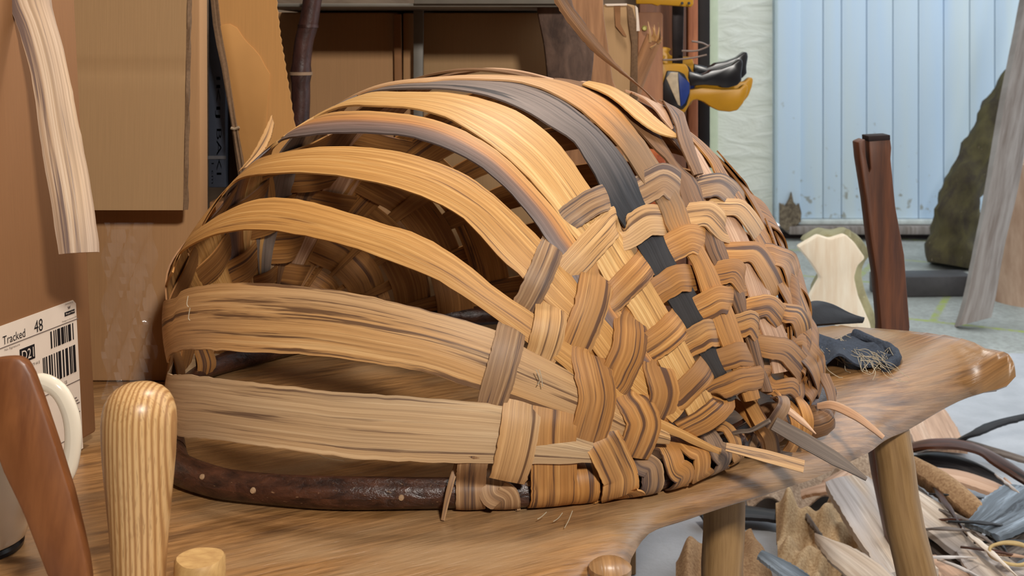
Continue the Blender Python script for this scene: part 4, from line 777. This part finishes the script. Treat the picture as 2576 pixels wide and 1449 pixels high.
# quick-grip clamps
def clamp(name, label, dx, dy, Y, front):
    t = thing(name, label, 'clamp', (V(1705, 0, Y)[0], Y, V(0, 250, Y)[2]), 'quick-action bar clamps on the post')
    z = lambda pts: [vz(x + dx, y + dy, Y) for x, y in pts][::-1]
    P = lambda nm, pts, dep, off, mat, bev=.002, lab=None: prism(nm, z(pts), (0, Y + off, ZC), (1, 0, 0), (0, 0, 1), dep, mat, t, bev, lab)
    prism('bar', [vz(1692, -200, Y), vz(1692, 250, Y), vz(1716, 250, Y), vz(1726, -200, Y)], (0, Y + .008 + (0 if front else .0), ZC), (1, 0, 0), (0, 0, 1), .007, M['steel'], t, .001)
    P('body', [(1636, 155), (1642, 139), (1659, 136), (1675, 141), (1667, 150), (1672, 158), (1722, 161), (1729, 169), (1732, 183), (1735, 225), (1734, 259), (1722, 282), (1710, 285), (1678, 271), (1663, 252), (1661, 210), (1654, 197)], .026, .016, M['clampy'], .003, 'yellow clamp body')
    P('handle', [(1731, 226), (1765, 220), (1812, 224), (1858, 223), (1868, 214), (1876, 212), (1880, 218), (1877, 235), (1868, 259), (1853, 277), (1834, 281), (1806, 278), (1786, 268), (1769, 256), (1752, 250), (1741, 252), (1731, 262)], .022, .014, M['clampy'], .004, 'yellow clamp handle')
    P('rubber_pad', [(1675, 177), (1706, 179), (1719, 186), (1734, 215), (1732, 238), (1725, 263), (1714, 275), (1697, 270), (1672, 263), (1664, 245), (1663, 217)], .006, -.009, M['clampk'], .002)
    P('sticker', [(1673, 196), (1684, 182), (1702, 181), (1702, 200), (1708, 265), (1702, 262)], .002, -.0152, M['cream'], .0004)
    P('sticker', [(1703, 183), (1712, 190), (1731, 208), (1731, 230), (1720, 258), (1709, 268)], .002, -.0152, M['blue'], .0004)
    P('trigger', [(1730, 178), (1748, 182), (1764, 187), (1778, 182), (1786, 176), (1812, 172), (1840, 162), (1858, 148), (1864, 150), (1866, 160), (1862, 186), (1863, 202), (1852, 214), (1828, 221), (1812, 220), (1808, 216), (1770, 213), (1735, 216), (1728, 195)], .028, .017, M['clampk'], .004, 'black rubber hand grip')
    return t
clamp('bar_clamp', 'yellow bar clamp with black grip and blue sticker, nearer of the pair', 0, 0, 2.05, True)
clamp('bar_clamp', 'yellow bar clamp hanging just behind the nearer one, grip set higher', 13, -18, 2.115, False)
for k, pts in enumerate((((1715, 128), (1750, 128), (1775, 120), (1786, 113)), ((1668, 151), (1700, 150), (1740, 146), (1778, 138)), ((1740, 104), (1765, 108), (1782, 116)))):
    tag(tube('wire_hook', crom([V(x, y, 2.02) for x, y in pts], 14), .0018, M['wire'], None, seg=8), ('upper bare wire end above the clamps', 'lower bare wire end crossing the clamp bar', 'thin bent wire end beside the black post')[k], 'wire')
tb = thing('tool_bar', 'yellow slotted tool bar at the top edge above the clamps', 'tool', (V(1670, 0, 2.0)[0], 2.0, V(0, 16, 2.)[2]))
prism('blade', [vz(x, y, 2.) for x, y in ((1600, 10), (1640, 10), (1655, 15), (1662, 12), (1740, 18), (1745, 10), (1745, -30), (1600, -30))], (0, 2.012, ZC), (1, 0, 0), (0, 0, 1), .012, M['clampy'], tb, .002)
for x in (1716, 1733): lathe('rivet', V(x, 8, 1.988), [(0, .0015), (.0022, .0015), (.0028, 0)], M['clampk'], tb, 12, (0, -1, 0))

# ------------------------------------------------------------------ things on the bench
# tall ash handle
YH = .765; hx = V(350, 0, YH)[0] + .0
prof = [(x / F * YH, (1508 - y) / F * YH) for x, y in ((0, 966), (22, 967.5), (44, 973), (62, 983), (76, 997), (85, 1014), (91, 1036), (93, 1062), (92.5, 1100), (90, 1150), (85, 1210), (79, 1275), (73, 1340), (69, 1400), (66, 1449), (64, 1508))]
tag(lathe('turned_handle', (hx, YH, ZB + .0005), [(r * .985, h) for r, h in prof] + [(0, 0)], M['ash'], None, 48), 'rounded striped ash wood handle standing upright at the front', 'wooden handle')
# leaning dark paddle
YP = .70
def plane_poly(pts, o, ex, ey):
    o, n = np.asarray(o, float), np.cross(ex, ey); G = np.array([[ex @ ex, ex @ ey], [ex @ ey, ey @ ey]]); out = []
    for x, y in pts:
        d = np.array([(x - 1288) / F, 1., -(y - HY) / F]); e = np.array([0, 0, ZC]); q = e + d * (((o - e) @ n) / (d @ n)) - o; out.append(tuple(np.linalg.solve(G, [q @ ex, q @ ey])))
    return out
pad = [(-50, 918), (-10, 910), (24, 908), (42, 912), (56, 924), (70, 950), (94, 1015), (134, 1135), (170, 1250), (194, 1350), (209, 1420), (216, 1470), (213, 1560), (160, 1560), (108, 1455), (48, 1300), (0, 1200), (-60, 1040)]
E1 = nrm([1, .12, 0]); 
EU = nrm([0, .16, 1.]); PO = V(120, 1100, .735)
tag(prism('wooden_paddle', plane_poly(pad, PO, E1, EU)[::-1], PO + np.array([0, .015, 0]), E1, EU, .015, M['darkwood'], None, .004), 'dark oiled wooden paddle leaning in front of the white mug', 'wooden paddle')
# mug
mug = thing('mug', 'cream mug mostly hidden behind the dark wooden paddle', 'mug', (V(-50, 0, .842)[0], .842, ZB))
mc = np.array([V(-50, 0, .842)[0], .842, ZB + .0005]); 
lathe('cup', mc + np.array([0, 0, .004]), [(0, .002), (.030, .002), (.033, .004), (.036, .014), (.040, .04), (.041, .07), (.041, .098), (.0425, .102), (.0405, .103), (.038, .098), (.038, .05), (.033, .012), (0, .008)], M['ceramic'], mug, 40)
lathe('foot', mc, [(0, 0), (.031, 0), (.0315, .003), (.030, .0055), (0, .0055)], M['blackfoot'], mug, 40)
tube('mug_handle', crom([V(x, y, .838) for x, y in ((50, 985), (84, 963), (115, 962), (150, 985), (174, 1030), (184, 1080), (182, 1135), (168, 1190), (130, 1235), (80, 1250), (40, 1240))], 40), .0052, M['ceramic'], mug, seg=16, flat=1.25)
# frayed denim scrap
def cloth_sheet(name, corners, nx, ny, zf_, mat, label=None, cat=None, parent=None, th=.003, group=None, tilt=1.):
    """grid between four ground pixels; zf_(s, t) is the height of the cloth there"""
    (ax, ay), (bx, by), (cx, cy), (dx, dy) = corners; top, f = [], []
    for j in range(ny + 1):
        for i in range(nx + 1):
            s, t = i / nx, j / ny; px = (ax * (1 - s) + bx * s) * (1 - t) + (dx * (1 - s) + cx * s) * t; py = (ay * (1 - s) + by * s) * (1 - t) + (dy * (1 - s) + cy * s) * t
            z = zf_(s, t); z0 = zf_.base; q = on(px, py, z0); q[2] = z + (rise(q[0]) + .001 if z0 == ZB else 0); top.append(q)
    n = len(top); vs = top + [np.array([p[0], p[1], max(p[2] - th, zf_.base + (rise(p[0]) + .001 if zf_.base == ZB else 0))]) for p in top]; k = nx + 1
    for j in range(ny):
        for i in range(nx): a = j * k + i; f += [(a, a + 1, a + k + 1, a + k), (n + a, n + a + k, n + a + k + 1, n + a + 1)]
    bd = [i for i in range(k)] + [j * k + nx for j in range(1, ny + 1)] + [ny * k + i for i in range(nx - 1, -1, -1)] + [j * k for j in range(ny - 1, 0, -1)]
    for a, b in zip(bd, bd[1:] + bd[:1]): f.append((a, b, n + b, n + a))
    o = mesh_obj(name, vs, f, mat, parent, [(p[0] + p[2] * .5, p[1]) for p in vs], sharp=70)
    return tag(o, label, cat, group) if label else o
def zfun(base, fn):
    g_ = lambda s, t: base + max(.0035, fn(s, t)); g_.base = base; return g_
dn = thing('denim_scrap', 'frayed dark denim scrap lying folded on the bench beside the basket', 'fabric', on(2150, 920, ZB))
cloth_sheet('cloth', [(2030, 868), (2160, 868), (2262, 925), (2030, 952)], 26, 18, zfun(ZB, lambda s, t: .010 + .014 * math.exp(-((t - .25 - .3 * s) / .16) ** 2) * (.6 + .4 * math.sin(7 * s)) + .010 * math.exp(-((s - .35) / .12) ** 2) * t + .004 * math.sin(9 * s + 5 * t) - .006 * (s > .93)), M['denim'], parent=dn)
tube('rolled_hem', crom([on(2150, 872, ZB) + np.array([0, 0, .016]), on(2200, 890, ZB) + np.array([0, 0, .014]), on(2242, 908, ZB) + np.array([0, 0, .013]), on(2252, 925, ZB) + np.array([0, 0, .010]), on(2225, 938, ZB) + np.array([0, 0, .006])], 24), .0065, M['denim'], dn, seg=12, jitter=.1)
gs = []
for k in range(90):
    s = RNG.rand(); px = 2062 + 165 * s + RNG.randn() * 8; py = 905 + 25 * s + RNG.randn() * 12 - 20 * math.exp(-((s - .35) / .15) ** 2); a = on(px, py, ZB); pts = [a + np.array([0, 0, .015])]
    d = np.array([RNG.randn() * .004 + .003, -.004 - abs(RNG.randn()) * .003, 0])
    for m_ in range(3): pts.append(pts[-1] + d + RNG.randn(3) * .0034 + np.array([0, 0, -.0035])); pts[-1][2] = max(pts[-1][2], ZB + .0008)
    gs.append(tube_geo(crom(pts, 9), .00034, 4))
g = merge(*gs); fr_ = mesh_obj('frayed_threads', g[0], g[1], M['thread'], dn, g[2], label='pale frayed threads'); fr_['kind'] = 'stuff'
tag(prism('wood_chip', [(-.012, -.004), (.016, -.003), (.018, .004), (-.008, .004)], on(2172, 862, ZB + .0004), nrm([1, .2, 0]), nrm([-.2, 1, 0]), .003, M['board'], None, .0008), 'small brown wood chip lying behind the denim scrap', 'wood chip')
# black leather offcut at the back edge
U = [on(x, y, ZB) + np.array([0, 0, h]) for x, y, h in ((2015, 808, .020), (2050, 806, .026), (2090, 806, .022), (2130, 808, .012), (2168, 812, .003))]
L = [on(x, y, ZB) + np.array([0, 0, h]) for x, y, h in ((2015, 826, .003), (2050, 824, .003), (2090, 821, .003), (2130, 818, .003), (2172, 815, .003))]
def nup(A, B): return [nrm(np.cross(b - a, t)) * np.sign(nrm(np.cross(b - a, t))[2] or 1) for a, b, t in zip(A, B, np.gradient(np.array(A), axis=0))]
U, L = crom(U, 24), crom(L, 24); tag(ribbon('leather_offcut', U, L, nup(U, L), M['leather'], None, th=.004, cup=.004), 'curled black leather offcut on the back edge of the bench', 'leather')

# ------------------------------------------------------------------ yard behind
YV = 1.64
stk = thing('split_stake', 'dark reddish split wooden stake standing behind the bench', 'stake', (V(2260, 0, YV)[0], YV, 0))
bl_ = [(-1, 0)]
prism('shaft', [(V(2264, 0, YV)[0], -ZC + .001), (V(2336, 0, YV)[0], -ZC + .001)] + [vz(x, y, YV) for x, y in ((2312, 1370), (2276, 1210), (2254, 1092), (2262, 1010), (2278, 920), (2288, 822), (2274, 640), (2257, 548), (2252, 520), (2244, 440), (2240, 400), (2242, 372), (2238, 342), (2184, 345), (2186, 385), (2190, 425), (2186, 435), (2178, 395), (2176, 350), (2158, 358), (2162, 400), (2170, 450), (2178, 500), (2190, 600), (2206, 700), (2216, 822), (2212, 920), (2196, 1010), (2188, 1092), (2206, 1210), (2240, 1370))], (0, YV + .028, ZC), (1, 0, 0), (0, 0, 1), .03, M['stake'], stk, .003)
prism('charred_tip', [vz(x, y, YV) for x, y in ((2238.5, 352), (2238, 339), (2183, 342), (2184, 356))], (0, YV + .029, ZC), (1, 0, 0), (0, 0, 1), .032, M['char_and_gap'], stk, .001)
# mossy limb, grey plank, stump, beam, split log
def bent(name, pts, rad, mat, label, cat, jit=.08, seg=18, flat=1.):
    P = crom([V(x, y, Y) for x, y, Y in pts], 50); r = np.interp(np.linspace(0, 1, 50), np.linspace(0, 1, len(rad)), rad) * (1 + .05 * np.sin(np.arange(50) * .9) + .03 * np.sin(np.arange(50) * 2.3))
    b = P[0].copy(); P[0][2] = max(P[0][2], 0.0)
    return tag(tube(name, P, r, mat, None, seg=seg, jitter=jit, flat=flat), label, cat)
bent('mossy_limb', [(2388, 668, 4.05), (2398, 590, 4.07), (2422, 480, 4.1), (2462, 380, 4.15), (2510, 270, 4.2), (2556, 190, 4.25), (2620, 80, 4.3)], [.084, .080, .066, .055, .050, .040, .036], M['moss'], 'thick mossy crooked limb leaning against the blue door', 'log')
free_strip('grey_plank', [(2405, 822), (2425, 760), (2450, 640), (2478, 500), (2520, 260), (2560, 60), (2600, -160)], [(2488, 800), (2500, 740), (2524, 610), (2556, 470), (2592, 260), (2625, 60), (2660, -160)], [3.2, 3.22, 3.26, 3.3, 3.36, 3.42, 3.5], M['grey_plank'], 'weathered grey plank leaning across the mossy limb', 'plank', th=.045, cup=.012)
lathe('log_stump', (V(2600, 0, 3.55)[0], 3.55, 0), [(.135, 0), (.128, .05), (.122, .14), (.124, .2), (.12, .26), (.124, .31), (.122, .4), (.118, .445), (.10, .452), (0, .452)], M['stump'], None, 36)
tag(bpy.data.objects['log_stump'], 'brown log stump standing at the right edge', 'stump')
tag(box('dark_beam', (V(2200, 0, 3.62)[0], 3.58, .0005), (V(2440, 0, 3.62)[0], 3.68, .068), M['beam'], None, .006, rot=.06), 'dark square timber lying on the paving by the plank', 'beam')
YL = 2.75
lg = thing('split_log', 'pale split log standing on the paving, waisted in the middle', 'log', (V(2110, 0, YL)[0], YL, 0))
fc_ = [(V(2060, 0, YL)[0], -ZC + .001), (V(2215, 0, YL)[0], -ZC + .001)] + [vz(x, y, YL) for x, y in ((2190, 815), (2160, 745), (2150, 700), (2158, 670), (2178, 650), (2150, 610), (2128, 590), (2090, 602), (2060, 592), (2008, 622), (2040, 660), (2066, 700), (2040, 745), (2036, 815))]
prism('split_face', fc_, (0, YL + .03, ZC), (1, 0, 0), (0, 0, 1), .03, M['logface'], lg, .006)
prism('bark_side', [(p[0] + .03, p[1] * .995) for p in fc_], (0, YL + .13, ZC), (1, 0, 0), (0, 0, 1), .098, M['logbark'], lg, .02)
tube('twig_stub', [V(2130, 596, YL + .04), V(2134, 578, YL + .045)], [.012, .006], M['logbark'], lg, seg=8)

# ------------------------------------------------------------------ offcuts heaped on the floor
HEAP = 'offcuts heaped on the floor'
def lay(name, path, w, mat, label, cat='offcut', th=.006, cup=.004, n=34, roll=0., group=None):
    """piece of bark or wood lying on the heap: (px, py, height), width in metres"""
    C = crom([on(x, y, z) for x, y, z in path], n); T = np.gradient(C, axis=0); U, L, NN = [], [], []
    ws = np.interp(np.linspace(0, 1, n), np.linspace(0, 1, len(w)), w) if np.ndim(w) else np.full(n, w)
    for c, t, ww in zip(C, T, ws):
        s = nrm(np.cross(t, (0, 0, 1))); nv = nrm(np.cross(s, t)); s2 = s * math.cos(roll) + nv * math.sin(roll); nv2 = nrm(np.cross(s2, t)); U.append(c - s2 * ww / 2); L.append(c + s2 * ww / 2); NN.append(nv2 if nv2[2] > 0 else -nv2)
    o = ribbon(name, U, L, NN, mat, None, th=th, cup=cup, edge=.0008); return tag(o, label, cat, group)
sack = zfun(.0, lambda s, t: .012 + .026 * math.exp(-((t - .16 - .08 * math.sin(4 * s)) / .12) ** 2) + .020 * math.exp(-((s - .14) / .11) ** 2) + .014 * math.sin(6 * s + 3 * t) ** 2 + .012 * math.sin(13 * t - 5 * s) + .006 * math.sin(25 * s + 18 * t) + .02 * t)
cloth_sheet('burlap_sack', [(1950, 1330), (2130, 1295), (2225, 1470), (1960, 1540)], 56, 44, sack, M['burlap'], 'pale burlap sack folded on the floor between the bench legs', 'sack')
cloth_sheet('burlap_sack', [(1700, 1440), (1890, 1365), (1990, 1560), (1700, 1640)], 40, 34, zfun(0, lambda s, t: .014 + .035 * math.exp(-((s - .5) / .25) ** 2) * math.exp(-((t - .3) / .25) ** 2) + .016 * math.sin(8 * s + 2 * t) ** 2 + .008 * math.sin(11 * t + 4 * s) + .014 * math.exp(-((s - .15) / .1) ** 2)), M['burlapd'], 'brown burlap sack crumpled around the middle bench leg', 'sack')
cloth_sheet('burlap_sack', [(1850, 1235), (2200, 1180), (2210, 1290), (1890, 1300)], 40, 22, zfun(0, lambda s, t: .02 + .05 * math.exp(-((t - .45) / .22) ** 2) * (.6 + .4 * math.sin(9 * s)) + .015 * math.sin(14 * s + 6 * t)), plain('grey_burlap', lin(188, 164, 140), .95, sc_=200, bmp=.7, col2=lin(140, 116, 96)), 'greyish burlap roll lying under the bench edge', 'sack')
lay('wood_slab', [(2130, 1215, .10), (2200, 1310, .085), (2290, 1450, .06)], [.075, .09, .08], M['slabpale'], 'broad pale slab lying left of the front bench leg', th=.014, cup=.006, roll=-.1)
lay('wood_slab', [(2260, 1235, .07), (2370, 1320, .06), (2480, 1410, .05), (2600, 1480, .045)], [.05, .085, .07, .05], M['slabpale'], 'long pale grained slab running right from the front bench leg', th=.010, cup=.012)
lay('wood_slab', [(2325, 1020, .015), (2345, 1080, .015), (2370, 1130, .015)], [.075, .10, .10], M['slabpink'], 'pinkish flat board lying on the floor behind the heap', th=.012, cup=.001)
lay('bark_strip', [(2270, 1140, .06), (2350, 1124, .085), (2430, 1130, .085), (2500, 1160, .07), (2600, 1225, .05)], [.03, .05, .05, .045, .03], M['barkstrip'], 'long arched red-brown bark strip on top of the heap', th=.005, cup=.012, roll=.25)
lay('bark_strip', [(2280, 1165, .04), (2360, 1158, .055), (2440, 1178, .05), (2540, 1235, .035)], [.03, .06, .05, .03], M['blackstrip'], 'dark bark strip beneath the red-brown one', th=.005, cup=.01)
lay('bark_strip', [(2405, 1115, .03), (2450, 1092, .06), (2510, 1066, .075), (2620, 1040, .09)], [.012, .022, .020, .014], M['blackstrip'], 'thin black bark strip rising to the right edge', th=.005, cup=.004)
lay('bark_strip', [(2290, 1130, .03), (2400, 1112, .035), (2500, 1135, .03), (2600, 1165, .03)], [.03, .03, .025, .02], M['greybark'], 'grey bark strip behind the red-brown one', th=.005)
lay('wood_slab', [(2320, 1190, .065), (2420, 1205, .06), (2520, 1240, .05), (2580, 1262, .04)], [.03, .055, .05, .02], M['slabpink'], 'pinkish slab tapering to the right below the bark strips', th=.007, cup=.008)
lay('bark_curl', [(2300, 1185, .075), (2370, 1225, .075), (2430, 1275, .07), (2490, 1330, .06)], [.03, .045, .045, .03], M['burlapd'], 'fuzzy brown bark curl lying along the pale slab', th=.02, cup=.016)
lay('bark_plate', [(2470, 1340, .075), (2530, 1300, .085), (2600, 1240, .08)], [.06, .10, .09], M['bluegrey'], 'blue-grey flat bark plate at the right edge of the heap', th=.008, cup=.004)
lay('bark_plate', [(2500, 1400, .05), (2560, 1350, .06), (2620, 1310, .06)], [.05, .09, .09], M['greybark'], 'grey-brown bark plate under the blue-grey one', th=.008)
lay('bark_strip', [(2340, 1355, .04), (2420, 1375, .045), (2500, 1405, .04), (2560, 1430, .035)], [.01, .025, .022, .012], M['blackstrip'], 'short black bark sliver near the twine', th=.004)
lay('bark_strip', [(2030, 1300, .05), (2090, 1390, .05)], .008, M['greybark'], 'thin grey sliver across the pale sack', th=.004)
lay('wood_slab', [(2055, 1362, .085), (2120, 1400, .085), (2200, 1460, .07), (2260, 1520, .05)], [.006, .045, .06, .05], M['slabpale'], 'pale pointed shaving lying on the burlap', th=.005, cup=.012, roll=-.25)
lay('bark_strip', [(1915, 1398, .075), (1970, 1430, .07), (2040, 1475, .06)], [.02, .038, .035], M['bluegrey'], 'blue-grey bark shaving at the bottom beside the brown sack', th=.005, cup=.006)
lay('wood_slab', [(2345, 1410, .05), (2410, 1460, .045), (2470, 1520, .04)], [.03, .05, .05], M['slabpink'], 'pale pink shaving at the bottom right of the leg', th=.006, cup=.006)
lay('wood_slab', [(2410, 1370, .055), (2460, 1420, .055), (2530, 1490, .05)], [.015, .05, .05], M['slabpale'], 'pale broad chip at the bottom between shaving and twine', th=.006, cup=.005)
lay('wood_slab', [(2510, 1440, .05), (2560, 1442, .05), (2620, 1445, .05)], [.03, .045, .04], M['slabpale'], 'pale chip under the twine at the bottom right corner', th=.006)
lay('bark_strip', [(2290, 1265, .03), (2360, 1330, .03), (2430, 1400, .03), (2500, 1470, .03)], [.06, .09, .09, .08], M['greybark'], 'grey-brown bark slab under the long pale slab', th=.008)
lay('bark_strip', [(2180, 1180, .03), (2240, 1200, .035), (2320, 1260, .03)], [.05, .05, .04], M['greybark'], 'grey bark piece behind the front bench leg', th=.006)
lay('bark_strip', [(1760, 1300, .02), (1860, 1290, .02), (1960, 1300, .02)], [.04, .05, .04], M['blackstrip'], 'dark bark strip in the shade behind the middle leg', th=.006)
lay('wood_slab', [(2020, 1245, .05), (2085, 1225, .07), (2130, 1195, .075)], [.03, .04, .03], M['slabpink'], 'narrow pinkish shaving on the greyish burlap', th=.005, cup=.006)
rs = random.Random(5)
for k in range(16):
    px, py = rs.uniform(2330, 2590), rs.uniform(1230, 1450); a = rs.uniform(-.2, 1.1); ln = rs.uniform(45, 110); z = .082 + .012 * rs.random()
    dx, dy = ln * math.cos(a), ln * math.sin(a) * .8
    lay('sliver', [(px - dx, py - dy, z - .012), (px, py - 4, z), (px + dx, py + dy, z - .01)], [.003, rs.uniform(.007, .013), .002], M[rs.choice(('slabpale', 'slabpink', 'greybark', 'blackstrip', 'barkstrip'))], 'thin pointed sliver scattered on top of the floor heap', 'sliver', th=.002, cup=.001, n=14, group='slivers scattered on the floor heap')
gs = []
for k in range(3):
    c0 = on(2545, 1392 + 5 * k, .085); R_ = .034 - .002 * k; gs.append(tube_geo([c0 + np.array([R_ * math.cos(a), .55 * R_ * math.sin(a) + .003 * math.sin(2 * a + k), .008 * math.sin(a) + .003 * k]) for a in np.linspace(0, 2 * math.pi, 40)], .0022, 8, cap=False))
g = merge(*gs); tag(mesh_obj('twine_coil', g[0], g[1], M['twine'], None, g[2]), 'small coil of pale twine on the heap at the right', 'twine')
